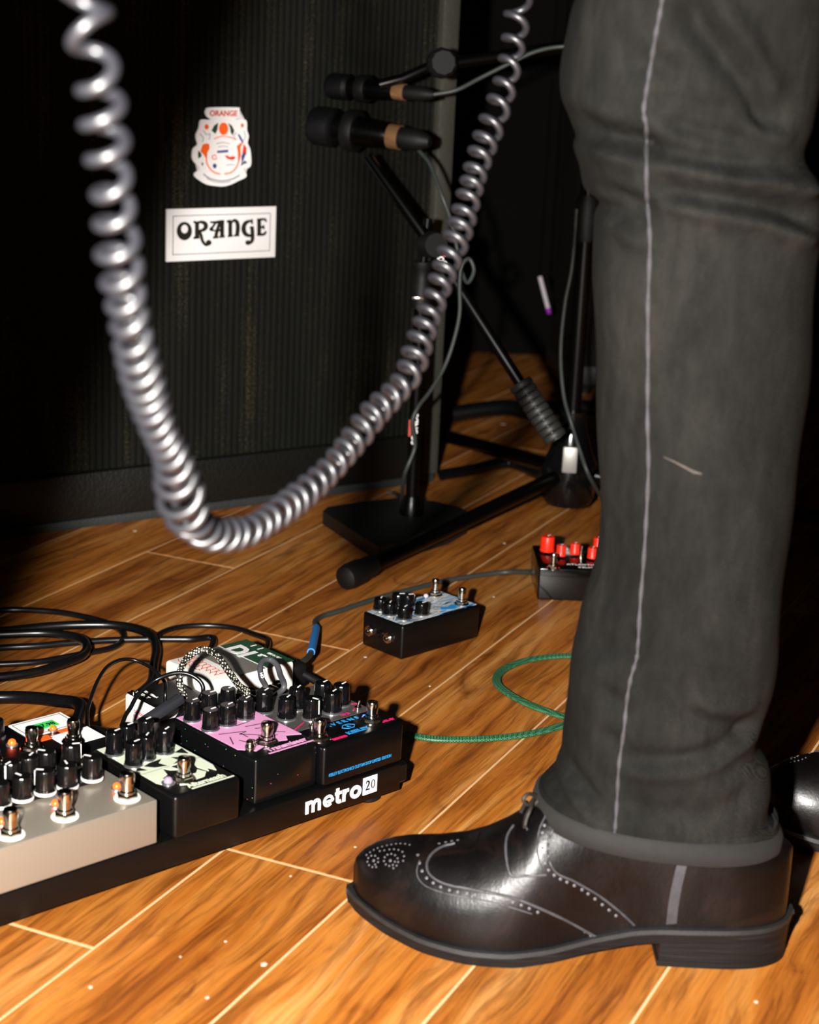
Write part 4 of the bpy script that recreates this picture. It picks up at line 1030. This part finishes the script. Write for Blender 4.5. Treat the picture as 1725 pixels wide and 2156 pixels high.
# ------------------------------------------------------------------ dark gear behind
CB = PZ(1100, 872, 0)
t = thing('equipment_case', 'dark brown equipment case standing in the gloom behind the stands', 'case', (CB.x + .12, CB.y + .18, 0), math.radians(10))
M_CASE = mat('dark_brown_case', (15, 11, 8), .8, spec=.2, var=.3, scale=9)
b = BM(); box(b, -.02, 0, .012, .34, .20, .62, .006); new('body', b, M_CASE, t, 30)
for z in (.02, .58): b = BM(); box(b, -.024, -.004, z, .344, .204, z + .035, .003); new('edge_band', b, mat('case_band', (12, 11, 11), .6), t, 30)
for x in (.01, .30):
    for y in (.03, .17): b = BM(); lathe(b, [(.012, 0), (.014, .012)], 12); new('foot', b, M_RUBBER, t, 40, loc=(x, y, 0))
b = BM(); lathe(b, [(.003, 0), (.003, .002), (.0015, .0035)], 12, Matrix.Translation((.12, -.004, .60)) @ Matrix.Rotation(PI / 2, 4, 'X')); new('indicator', b, M_BLUELED, t, 40)
mk = thing('marker_pen', 'thin white stick with purple tip hanging in the dark between the stands', 'marker', PY(1148, 655, CB.y + .1), 0)
q0, q1 = PY(1137, 582, CB.y + .1), PY(1154, 648, CB.y + .1); q2 = PY(1157, 660, CB.y + .1)
b = BM(); cyl(b, q0, q1, .0038, n=14); new('barrel', b, mat('white_barrel', (200, 190, 196), .5), mk, 40, world=True)
b = BM(); cyl(b, q1, q2, .0046, .0036, n=14); new('cap', b, mat('purple_cap', (150, 40, 170), .4), mk, 40, world=True)
b = BM(); cyl(b, q0 + Vector((.0, .004, -.01)), Vector((q0.x, q0.y + .004, .70)), .0012, n=8); new('cord', b, M_STAND, mk, 40, world=True)
dk = [PZ(950, 872, .02), PZ(1060, 858, .03), PZ(1110, 866, .02), PZ(1160, 860, .02), PZ(1260, 858, .02)]
cable('loom_cable', 'dark bundle of cable lying on the floor behind the cabinet', dk, .014, M_CABLE)
cable('loom_cable', 'dark loop of cable on the floor beside the tripod hub', fz([(930, 1000), (990, 990), (1040, 978), (1075, 975), (1105, 985), (1140, 1000), (1180, 1005)], .009), .009, M_CABLE)

# flecks of debris on the planks
def fleck():
    b = BM(); prism(b, [(-.0016, -.001), (.0004, -.0018), (.002, -.0004), (.0012, .0014), (-.001, .0012)], 0, .0006); return to_mesh('debris_fleck', b, mat('pale_debris', (188, 176, 158), .8), 0)
FL = ((284, 1118, 2.2, 'just below the cabinet and left of the coiled cable'), (190, 2079, 1.3, 'nearest the lower left corner of the frame'), (437, 2101, 1.2, 'at the bottom edge in front of the pedalboard'), (555, 2031, 2.0, 'beside a plank joint between pedalboard and shoe'), (770, 1384, 1.4, 'at the near corner of the loose marbled pedal'), (1060, 893, 3.0, 'far back between cabinet and tripod stand'), (905, 1445, 1.0, 'between the loose marbled pedal and the green cable'), (1040, 1257, 1.2, 'between the marbled pedal and the red-knob pedal'), (612, 1845, .8, 'in front of the white lettering of the pedalboard'), (748, 1784, .8, 'just left of the shoe toe'), (1592, 2110, 1.3, 'in front of the shoe heel'), (1062, 1144, 1.6, 'left of the red-knob pedal by the tripod leg'), (475, 1983, .8, 'midway between pedalboard edge and bottom of the frame'), (380, 2015, .7, 'smallest of those in front of the silver pedal'))
for (px, py, s, where) in FL:
    o = inst('debris_fleck', cached('fleck', fleck), None, PZ(px, py, .0), random.random() * 6); o.scale = (s * .75, s * .75, 1)
    tag(o, 'tiny pale fleck on the floor ' + where, 'debris', 'flecks of debris on the floor')
# ------------------------------------------------------------------ the player: trousers and brogue shoes
def interp(tab, x):
    if x <= tab[0][0]: return tab[0][1]
    for (a, va), (c, vc) in zip(tab, tab[1:]):
        if x <= c:
            t = (x - a) / (c - a) if c > a else 0
            return va + (vc - va) * t
    return tab[-1][1]
def sinterp(tab, x):                       # smooth (Catmull-Rom on values)
    n = len(tab)
    if x <= tab[0][0]: return tab[0][1]
    if x >= tab[-1][0]: return tab[-1][1]
    for i in range(n - 1):
        if x <= tab[i + 1][0]:
            x0, v1 = tab[i]; x1, v2 = tab[i + 1]
            t = (x - x0) / (x1 - x0)
            m1 = 0 if i == 0 else (v2 - tab[i - 1][1]) / (x1 - tab[i - 1][0]) * (x1 - x0)
            m2 = 0 if i + 2 >= n else (tab[i + 2][1] - v1) / (tab[i + 2][0] - x0) * (x1 - x0)
            return (2 * t ** 3 - 3 * t * t + 1) * v1 + (t ** 3 - 2 * t * t + t) * m1 + (-2 * t ** 3 + 3 * t * t) * v2 + (t ** 3 - t * t) * m2
LY = 1.235
person = thing('person', 'person in dark washed jeans and black brogue shoes, seen from the knee down', 'person', (0.19, LY, 0))

# --- trousers
Lp = [(1128, 1690), (1132, 1668), (1146, 1648), (1176, 1615), (1184, 1560), (1188, 1500), (1200, 1400), (1228, 1290), (1256, 1190), (1264, 1080), (1264, 1000), (1259, 850), (1252, 700), (1250, 600), (1254, 500), (1257, 448), (1263, 428), (1248, 413), (1230, 398), (1220, 350), (1208, 310), (1211, 286), (1198, 258), (1190, 230), (1184, 190), (1184, 140), (1194, 70), (1206, 10)]
Rp = [(1640, 1752), (1636, 1735), (1612, 1700), (1618, 1650), (1616, 1598), (1590, 1562), (1600, 1520), (1624, 1430), (1642, 1280), (1656, 1130), (1674, 1000), (1692, 850), (1704, 700), (1716, 560), (1722, 450), (1712, 375), (1694, 345), (1690, 315), (1708, 270), (1724, 180), (1735, 60), (1740, 0)]
def prof(lst):
    q = sorted([(PY(x, y, LY).z, PY(x, y, LY).x) for x, y in lst]); return q
LT = prof(Lp) + [(.76, .118), (.84, .155), (.92, .195)]
RT = prof(Rp) + [(.76, .335), (.84, .380), (.92, .420)]
BD = [(.09, .068), (.14, .062), (.25, .066), (.40, .072), (.52, .072), (.58, .076), (.68, .086), (.80, .094), (.92, .10)]
YT = [(.09, LY), (.70, LY), (.80, LY + .02), (.92, LY + .045)]
FOLDS = [  # pixel polyline, width, amplitude (+ ridge, - valley)
    ([(1200, 248), (1245, 268), (1290, 287), (1340, 305), (1380, 318)], .0075, -.0065), ([(1203, 232), (1250, 248), (1300, 272)], .008, .003),
    ([(1262, 318), (1320, 325), (1363, 333), (1483, 357), (1600, 380), (1722, 402)], .0055, .0048), ([(1300, 302), (1400, 328), (1500, 344), (1580, 352)], .0065, -.0048),
    ([(1270, 408), (1310, 420), (1365, 432)], .005, -.0045), ([(1380, 400), (1450, 412), (1560, 430), (1660, 450), (1722, 470)], .0065, -.0045), ([(1400, 424), (1470, 436), (1583, 457), (1722, 505)], .006, .0042),
    ([(1278, 472), (1320, 492), (1368, 512)], .006, .0030), ([(1278, 455), (1330, 474)], .006, -.0030),
    ([(1383, 225), (1450, 245), (1583, 272), (1650, 290)], .006, .0038), ([(1400, 250), (1480, 268), (1580, 290)], .0065, -.0045), ([(1350, 215), (1420, 222), (1500, 238), (1590, 262)], .007, -.0035),
    ([(1430, 30), (1500, 90), (1570, 170), (1630, 260)], .011, -.0055), ([(1480, 30), (1560, 110), (1620, 190)], .012, .0035), ([(1310, 130), (1370, 132), (1430, 150)], .008, -.003),
    ([(1455, 1478), (1510, 1500), (1590, 1508)], .007, .004), ([(1440, 1500), (1520, 1522), (1600, 1540)], .008, -.004), ([(1380, 1440), (1440, 1470)], .008, -.003),
    ([(1320, 1620), (1400, 1622), (1504, 1608), (1600, 1580)], .006, .0036), ([(1320, 1598), (1420, 1602), (1540, 1580), (1600, 1558)], .007, -.0042),
    ([(1260, 1470), (1300, 1482), (1330, 1490)], .006, -.003), ([(1270, 1560), (1310, 1565)], .006, -.003), ([(1160, 1655), (1210, 1690), (1270, 1725)], .006, .0035), ([(1180, 1640), (1230, 1680), (1280, 1712)], .006, -.003),
    ([(1300, 1695), (1400, 1702), (1500, 1700), (1600, 1682)], .007, -.0028), ([(1200, 1380), (1260, 1385), (1330, 1372)], .008, -.0022), ([(1330, 1345), (1355, 1372), (1340, 1395)], .006, -.003)]
FZ = []
for pl_, w_, a_ in FOLDS:
    q = sorted([(PY(x, y, LY - .06).x, PY(x, y, LY - .06).z) for x, y in pl_]); FZ.append((q, w_ * 1.25, a_))
def fold(x, z):
    s = 0.0
    for q, w_, a_ in FZ:
        x0, x1 = q[0][0], q[-1][0]
        e = .012
        if x < x0 - e or x > x1 + e: continue
        tx = min(1.0, (x - x0 + e) / (2 * e), (x1 + e - x) / (2 * e)); tx = tx * tx * (3 - 2 * tx)
        dz = z - sinterp(q, x)
        if abs(dz) < 3 * w_: s += a_ * tx * math.exp(-(dz / w_) ** 2)
    return s
def hemz(z, t):                             # the opening hangs lower at the heel
    f = max(0.0, min(1.0, (.165 - z) / .065)); return z - .015 * t * f * f * (3 - 2 * f)
rn = random.Random(3)
LUMPS = [(rn.uniform(0, 2 * PI), rn.uniform(3, 9), rn.uniform(20, 60), rn.choice((1, 2, 3))) for _ in range(10)]
NC = 168
zs = []; z = .098
while z < .69: zs.append(z); z += .0024
zs += [.70, .72, .74, .76, .78, .80, .82, .84, .86, .88, .90, .92]
jb = BM(); rings = []
for z in zs:
    xl, xr = sinterp(LT, z), sinterp(RT, z)
    cx, a = (xl + xr) / 2, (xr - xl) / 2
    bd, yc = interp(BD, z), interp(YT, z)
    rg = []
    for i in range(NC):
        ph = 2 * PI * i / NC
        c, s = math.cos(ph), math.sin(ph)
        ex = math.copysign(abs(c) ** .88, c); ey = math.copysign(abs(s) ** .88, s)
        x, y = cx + a * ex, yc + bd * ey
        z2 = hemz(z, (ex + 1) / 2)
        if ex > 0 and z < .17: x += (sinterp(RT, z2) - xr) * ex
        near = max(0.0, min(1.0, .35 - s))                 # the folds live on the side seen and wrap round front and back
        d = (2.7 if z > .45 else 1.8) * fold(x, z) * near if z < .70 else 0
        d += .0007 * sum(math.sin(k * ph + f * z + p) for p, k, f, _ in [(l[0], l[3], l[2], 0) for l in LUMPS]) / 2
        edge = 1 if z > .108 else .6
        rg.append(jb.verts.new((x + c * d * edge, y + s * d * edge, z2)))
    rings.append(rg)
for A, B_ in zip(rings, rings[1:]):
    for i in range(NC):
        j = (i + 1) % NC; jb.faces.new((A[i], A[j], B_[j], B_[i]))
# inside lip of the hem
lip = [jb.verts.new((v.co.x + (sum(w.co.x for w in rings[0]) / NC - v.co.x) * .04, v.co.y + (LY - v.co.y) * .04, v.co.z + .02)) for v in rings[0]]
for i in range(NC): jb.faces.new((rings[0][(i + 1) % NC], rings[0][i], lip[i], lip[(i + 1) % NC]))
jbvh = BVHTree.FromBMesh(jb)
# far leg and hips
OX, OY = 0.335, 0.20
def simple_leg(tab, n=40):
    rr = []
    for (x, y, z, a, bb_) in tab: rr.append([jb.verts.new((x + a * math.cos(2 * PI * i / n), y + bb_ * math.sin(2 * PI * i / n), z)) for i in range(n)])
    for A, B_ in zip(rr, rr[1:]):
        for i in range(n): jb.faces.new((A[i], A[(i + 1) % n], B_[(i + 1) % n], B_[i]))
    return rr
ax_, ay_ = .205 + OX, LY + OY
simple_leg([(ax_, ay_, .098, .078, .066), (ax_ + .005, ay_, .14, .072, .060), (ax_ + .004, ay_, .25, .074, .062), (ax_ - .01, ay_, .40, .080, .068), (ax_ - .05, ay_ - .005, .55, .088, .074), (ax_ - .07, ay_ - .01, .65, .095, .082), (ax_ - .12, ay_ - .03, .80, .105, .095), (ax_ - .17, ay_ - .05, .92, .12, .10)])
r_ = simple_leg([(.345, LY + .085, .80, .05, .06), (.345, LY + .085, .84, .12, .16), (.35, LY + .085, .92, .145, .185), (.355, LY + .085, 1.0, .135, .175), (.355, LY + .085, 1.06, .13, .165)])
jb.faces.new(r_[-1]); jb.faces.new(r_[0][::-1])
jeans = new('jeans', jb, M_DENIM, person, 60, world=True)
def on(bvh, px, py, lift=0.0):
    d = ray(px, py).normalized(); h = bvh.ray_cast(CAM, d)
    return None if h[0] is None else (h[0] + h[1] * (lift if h[1].dot(d) < 0 else -lift), h[1] if h[1].dot(d) < 0 else -h[1])
def onpath(bvh, pl_, lift, sub=6):
    q = catmull([Vector((x, y, 0)) for x, y in pl_], sub)
    r = [on(bvh, v.x, v.y, lift) for v in q]
    return [x for x in r if x]
M_SEAM = mat('worn_denim_seam', (56, 55, 58), .85, var=.5, scale=220, bump=.3)
sp_ = [(1402, -70), (1398, -30), (1392, 16), (1382, 70), (1372, 130), (1362, 190), (1356, 235), (1362, 270), (1362, 330), (1362, 400), (1366, 450), (1369, 520), (1365, 640), (1365, 760), (1364, 880), (1366, 980), (1362, 1080), (1356, 1180), (1348, 1280), (1344, 1360), (1340, 1390), (1328, 1430), (1320, 1480), (1314, 1540), (1304, 1610), (1300, 1680), (1296, 1740), (1293, 1758)]
hits = onpath(jbvh, sp_, .0002, 10)
b = BM(); pts_ = [h[0] for h in hits]; tube(b, pts_, [.0013 + .0004 * math.sin(i * .9) for i in range(len(pts_))], 8); new('side_seam', b, M_SEAM, jeans, 60, world=True)
# hem band: a doubled strip round the opening
b = BM(); hr = []
mx, my = sum(v[0] for v in [(sinterp(LT, .105) + sinterp(RT, .105),)]) / 2, LY
for z, o_ in ((.0975, .0004), (.099, .0022), (.106, .0026), (.112, .0024), (.1135, .0006)):
    xl, xr = sinterp(LT, z), sinterp(RT, z); cx, a = (xl + xr) / 2, (xr - xl) / 2; bd = interp(BD, z); rg = []
    for i in range(NC):
        c, s = math.cos(2 * PI * i / NC), math.sin(2 * PI * i / NC)
        ex, ey = math.copysign(abs(c) ** .88, c), math.copysign(abs(s) ** .88, s); z2 = hemz(z, (ex + 1) / 2)
        x = cx + (a + o_) * ex
        if ex > 0: x += (sinterp(RT, z2) - xr) * ex
        rg.append(b.verts.new((x, LY + (bd + o_) * ey, z2)))
    hr.append(rg)
for A, B_ in zip(hr, hr[1:]):
    for i in range(NC): b.faces.new((A[i], A[(i + 1) % NC], B_[(i + 1) % NC], B_[i]))
new('hem', b, mat('denim_hem', (20, 20, 18), .85, var=.35, scale=150, bump=.4, bscale=1200), jeans, 60, world=True)
# pale rubbed mark on the shin
hm = [h for h in (on(jbvh, *p, .0001) for p in ((1398, 962), (1420, 972), (1445, 985), (1462, 994), (1478, 998))) if h]
b = BM(); tube(b, [h[0] for h in hm], [.0003, .0006, .0010, .0013, .0006], 6); new('scuff_mark', b, mat('rubbed_cloth', (66, 60, 54), .9, var=.5, scale=400), jeans, 60, world=True)

# --- shoe
XH, XT = 0.2950, -0.0305
def sx(s): return XH + (XT - XH) * s
WN = [(0, 0), (.012, .014), (.03, .0225), (.07, .0305), (.13, .0345), (.22, .0345), (.33, .0335), (.45, .0370), (.55, .0440), (.64, .0490), (.72, .0500), (.79, .0470), (.86, .0400), (.92, .0305), (.96, .0215), (.985, .0125), (1, 0)]
YC = [(0, 1.221), (.3, 1.219), (.6, 1.221), (.8, 1.228), (1, 1.237)]
WELT = [(0, .0330), (.15, .0318), (.30, .0300), (.36, .0285), (.45, .0225), (.55, .0150), (.64, .0115), (.74, .0110), (.84, .0130), (.92, .0175), (1, .0250)]
BOT = [(0, .0215), (.15, .0205), (.30, .0190), (.36, .0175), (.45, .0115), (.55, .0040), (.62, .0006), (.74, .0003), (.84, .0022), (.92, .0065), (1, .0135)]
top_px = [(742, 1822), (750, 1806), (768, 1792), (795, 1780), (830, 1771), (870, 1766), (930, 1764), (985, 1755), (1030, 1739), (1070, 1718), (1100, 1698), (1128, 1672)]
tp = sorted([((XH - PY(x, y, 1.236).x) / (XH - XT), PY(x, y, 1.236).z) for x, y in top_px])
TOP = [(0, .082), (.012, .086), (.03, .090), (.07, .104), (.14, .116), (.22, .120), (.40, .124), (.50, .118)] + [q for q in tp if q[0] > .545] + [(1.0, .040)]
TOP.sort()
ss = [0.5 - 0.5 * math.cos(PI * i / 96) for i in range(97)]
ub = BM(); NT_ = 40; rings = []
for s in ss:
    s = min(max(s, .002), .998)
    w = sinterp(WN, s); yc = sinterp(YC, s); zb = interp(WELT, s) - .001; zt = interp(TOP, s)
    if s > .9: zt = max(zt, zb + .010)
    rg = []
    ank = max(0, min(1, (.62 - s) / .14))                      # 1 in the ankle part
    toe = max(0, min(1, (s - .62) / .2))
    for i in range(NT_ + 1):
        th = PI * i / NT_
        c, sn = math.cos(th), math.sin(th)
        pe = .72 + .10 * ank - .02 * toe; qe = .80 + .30 * (1 - ank) * (1 - toe) + .05 * toe
        yy = -w * math.copysign(abs(c) ** pe, c)
        h = sn ** qe
        bulge = 1.0 + .06 * math.sin(PI * min(1, h * 1.2)) * (1 - ank)
        taper_ = 1 - .10 * ank * h
        rg.append(ub.verts.new((sx(s), yc + yy * bulge * taper_, zb + (zt - zb) * h)))
    rings.append(rg)
for A, B_ in zip(rings, rings[1:]):
    for i in range(NT_): ub.faces.new((A[i], A[i + 1], B_[i + 1], B_[i]))
ub.faces.new(rings[0]); ub.faces.new(rings[-1][::-1])
bmesh.ops.recalc_face_normals(ub, faces=ub.faces[:])
# flex creases across the vamp
ubvh = BVHTree.FromBMesh(ub)
shoe = new('shoe', ub, M_LEATHER, person, 60, world=True, label='black-brown leather wingtip brogue')
def slab(z_lo, z_hi, out_lo, out_hi, s0=0.0, s1=1.0, mi=0):
    b = BM(); lo, hi = [], []
    sq = [s0 + (s1 - s0) * (0.5 - 0.5 * math.cos(PI * i / 70)) for i in range(71)]
    for side in (-1, 1):
        L_, H_ = [], []
        for s in sq:
            w = sinterp(WN, min(max(s, .001), .999)); yc = sinterp(YC, s)
            ex = 0
            for out, dst, zf in ((out_lo, L_, z_lo), (out_hi, H_, z_hi)):
                e_ = 0
                if s < .02: e_ = out * (1 - s / .02)
                if s > .98: e_ = -out * (s - .98) / .02
                dst.append(b.verts.new((sx(s) + e_, yc + side * (w + out), zf(s))))
        lo.append(L_); hi.append(H_)
    n = len(sq)
    for i in range(n - 1):
        b.faces.new((lo[0][i], lo[0][i + 1], hi[0][i + 1], hi[0][i])); b.faces.new((lo[1][i + 1], lo[1][i], hi[1][i], hi[1][i + 1]))
        b.faces.new((hi[0][i], hi[0][i + 1], hi[1][i + 1], hi[1][i])); b.faces.new((lo[0][i + 1], lo[0][i], lo[1][i], lo[1][i + 1]))
    for i in (0, n - 1): b.faces.new((lo[0][i], hi[0][i], hi[1][i], lo[1][i]))
    return b
zw = lambda s: interp(WELT, s); zb_ = lambda s: interp(BOT, s)
new('sole', slab(zb_, lambda s: zw(s) - .0028, .0028, .0040), M_SOLE, shoe, 40, world=True)
new('welt', slab(lambda s: zw(s) - .0029, lambda s: zw(s) + .0004, .0046, .0040), mat('worn_welt', (28, 28, 28), .5, var=.4, scale=120, bump=.3), shoe, 40, world=True)
new('heel_block', slab(lambda s: 0.0, lambda s: zb_(s) + .0005, .0016, .0026, 0.0, .303), M_SOLE, shoe, 40, world=True)
new('heel_cap', slab(lambda s: 0.0003, lambda s: .0050, .0022, .0022, 0.0, .306), M_RUBBER, shoe, 40, world=True)
M_STITCH = mat('scuffed_leather_edge', (58, 57, 60), .5, var=.4, scale=200)
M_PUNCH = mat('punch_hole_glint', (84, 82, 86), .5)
def ridge(name, pl_, r, m=M_STITCH, lift=.0002, sub=10):
    h = onpath(ubvh, pl_, lift, sub)
    b = BM(); tube(b, [x[0] for x in h], r, 6); return new(name, b, m, shoe, 60, world=True)
def dots(name, rows):
    b = BM()
    for pl_, gap, r in rows:
        q = catmull([Vector((x, y, 0)) for x, y in pl_], 16) if len(pl_) > 2 else [Vector((pl_[0][0] + (pl_[-1][0] - pl_[0][0]) * i / 40, pl_[0][1] + (pl_[-1][1] - pl_[0][1]) * i / 40, 0)) for i in range(41)]
        acc = 0; last = None
        for v in q:
            if last is not None: acc += (v - last).length
            if last is None or acc >= gap:
                acc = 0
                h = on(ubvh, v.x, v.y, .0)
                if h: lathe(b, [(r, -.0002), (r, .0002), (r * .6, .0005)], 8, M_axis(h[0], h[1]))
            last = v
    o = new(name, b, M_PUNCH, shoe, 40, world=True); o['kind'] = 'stuff'; return o
ridge('wing_edge', [(958, 1776), (930, 1784), (908, 1800), (899, 1822), (908, 1844), (940, 1862), (1000, 1874), (1080, 1890), (1150, 1918), (1200, 1942), (1258, 1974)], .0011)
ridge('wing_seam', [(884, 1812), (878, 1835), (886, 1856), (910, 1872), (960, 1886), (1040, 1900), (1120, 1924)], .0006)
ridge('facing_edge', [(1186, 1722), (1164, 1748), (1154, 1780), (1156, 1810), (1172, 1838), (1210, 1856), (1262, 1886), (1306, 1920), (1336, 1948)], .0010)
ridge('facing_seam', [(1150, 1716), (1136, 1748), (1132, 1790), (1140, 1832)], .0007)
ridge('tongue_edge', [(1082, 1738), (1068, 1762), (1066, 1800), (1076, 1842), (1104, 1844), (1150, 1842)], .0010)
ridge('vamp_crease', [(1010, 1752), (1004, 1790), (1010, 1822)], .0006, M_LEATHER)
dots('brogue_punching', [([(880, 1800), (886, 1826), (900, 1850), (940, 1872), (1000, 1884), (1080, 1900), (1140, 1924)], 17, .0012), ([(1232, 1962), (1262, 1982)], 14, .0010), ([(1164, 1712), (1145, 1742), (1142, 1780), (1150, 1822), (1172, 1846), (1230, 1876), (1300, 1930)], 15, .0012), ([(1158, 1700), (1176, 1712)], 12, .0012),
     ([(925, 1776), (955, 1770), (975, 1768)], 12, .0011)])
med = []
for cx_, cy_, r0, tr, dirn in ((787, 1812, 15, 1.5, 1), (822, 1812, 18, 1.6, -1)):
    med.append(([(cx_ + (r0 * (1 - .45 * k / 12)) * math.cos(dirn * (k / 12 * tr * 2 * PI * .75) + 1.2), cy_ + (r0 * .95 * (1 - .45 * k / 12)) * math.sin(dirn * (k / 12 * tr * 2 * PI * .75) + 1.2)) for k in range(13)], 8, .0008))
med += [([(772, 1800), (790, 1788), (815, 1780), (845, 1776), (868, 1780)], 9, .0008), ([(800, 1792), (830, 1788), (850, 1796), (848, 1818)], 9, .0008), ([(787, 1812), (789, 1812.5)], 9, .0012), ([(822, 1812), (824, 1812.5)], 9, .0012)]
dots('toe_medallion', med)
# pale strip up the heel seam
h1, h2_ = onpath(ubvh, [(1443, 1797), (1428, 1815), (1418, 1850), (1408, 1900), (1403, 1946)], .0005, 8), onpath(ubvh, [(1464, 1797), (1450, 1815), (1440, 1850), (1430, 1900), (1425, 1944)], .0005, 8)
b = BM(); n_ = min(len(h1), len(h2_)); v1 = [b.verts.new(h[0]) for h in h1[:n_]]; v2 = [b.verts.new(h[0]) for h in h2_[:n_]]
v3 = [b.verts.new(h[0] - h[1] * .001) for h in h1[:n_]]; v4 = [b.verts.new(h[0] - h[1] * .001) for h in h2_[:n_]]
for i in range(n_ - 1):
    b.faces.new((v1[i], v2[i], v2[i + 1], v1[i + 1])); b.faces.new((v3[i], v1[i], v1[i + 1], v3[i + 1])); b.faces.new((v2[i], v4[i], v4[i + 1], v2[i + 1]))
new('heel_strip', b, mat('scuffed_grey_leather', (46, 46, 50), .45, var=.4, scale=150, bump=.3), shoe, 60, world=True)
# laces over the instep
b = BM()
for pl_ in ([(1100, 1712), (1112, 1692), (1126, 1676)], [(1108, 1745), (1112, 1722), (1124, 1702), (1136, 1690)]):
    h = onpath(ubvh, pl_, .0016, 8)
    if len(h) > 2: tube(b, [x[0] for x in h], .0016, 8)
tube(b, catmull([PY(1128, 1674, 1.225), PY(1112, 1672, 1.215), PY(1102, 1684, 1.212), PY(1112, 1694, 1.215), PY(1124, 1682, 1.222)], 8), .0015, 8)
tube(b, catmull([PY(1124, 1682, 1.222), PY(1118, 1702, 1.205), PY(1110, 1722, 1.200), PY(1106, 1738, 1.197)], 8), .0013, 8)
new('laces', b, mat('dark_waxed_lace', (40, 34, 30), .6), shoe, 60, world=True)
e_ = on(ubvh, 1108, 1744, .0004)
if e_:
    b = BM(); lathe(b, [(.0018, 0), (.0018, .0006), (.0010, .0009)], 12, M_axis(e_[0], e_[1])); new('eyelet', b, M_CHROME, shoe, 40, world=True)
# the other shoe: mirrored copy a step further back
px_, py_ = 0.19, LY
far = shoe.copy(); COL.objects.link(far); far.parent = person; far.scale = (1, -1, 1)
far.location = (OX, OY - 2 * 0.008, 0)
far['label'] = 'second brogue in the shadow behind the first'
for ch in list(shoe.children):
    c_ = ch.copy(); COL.objects.link(c_); c_.parent = far
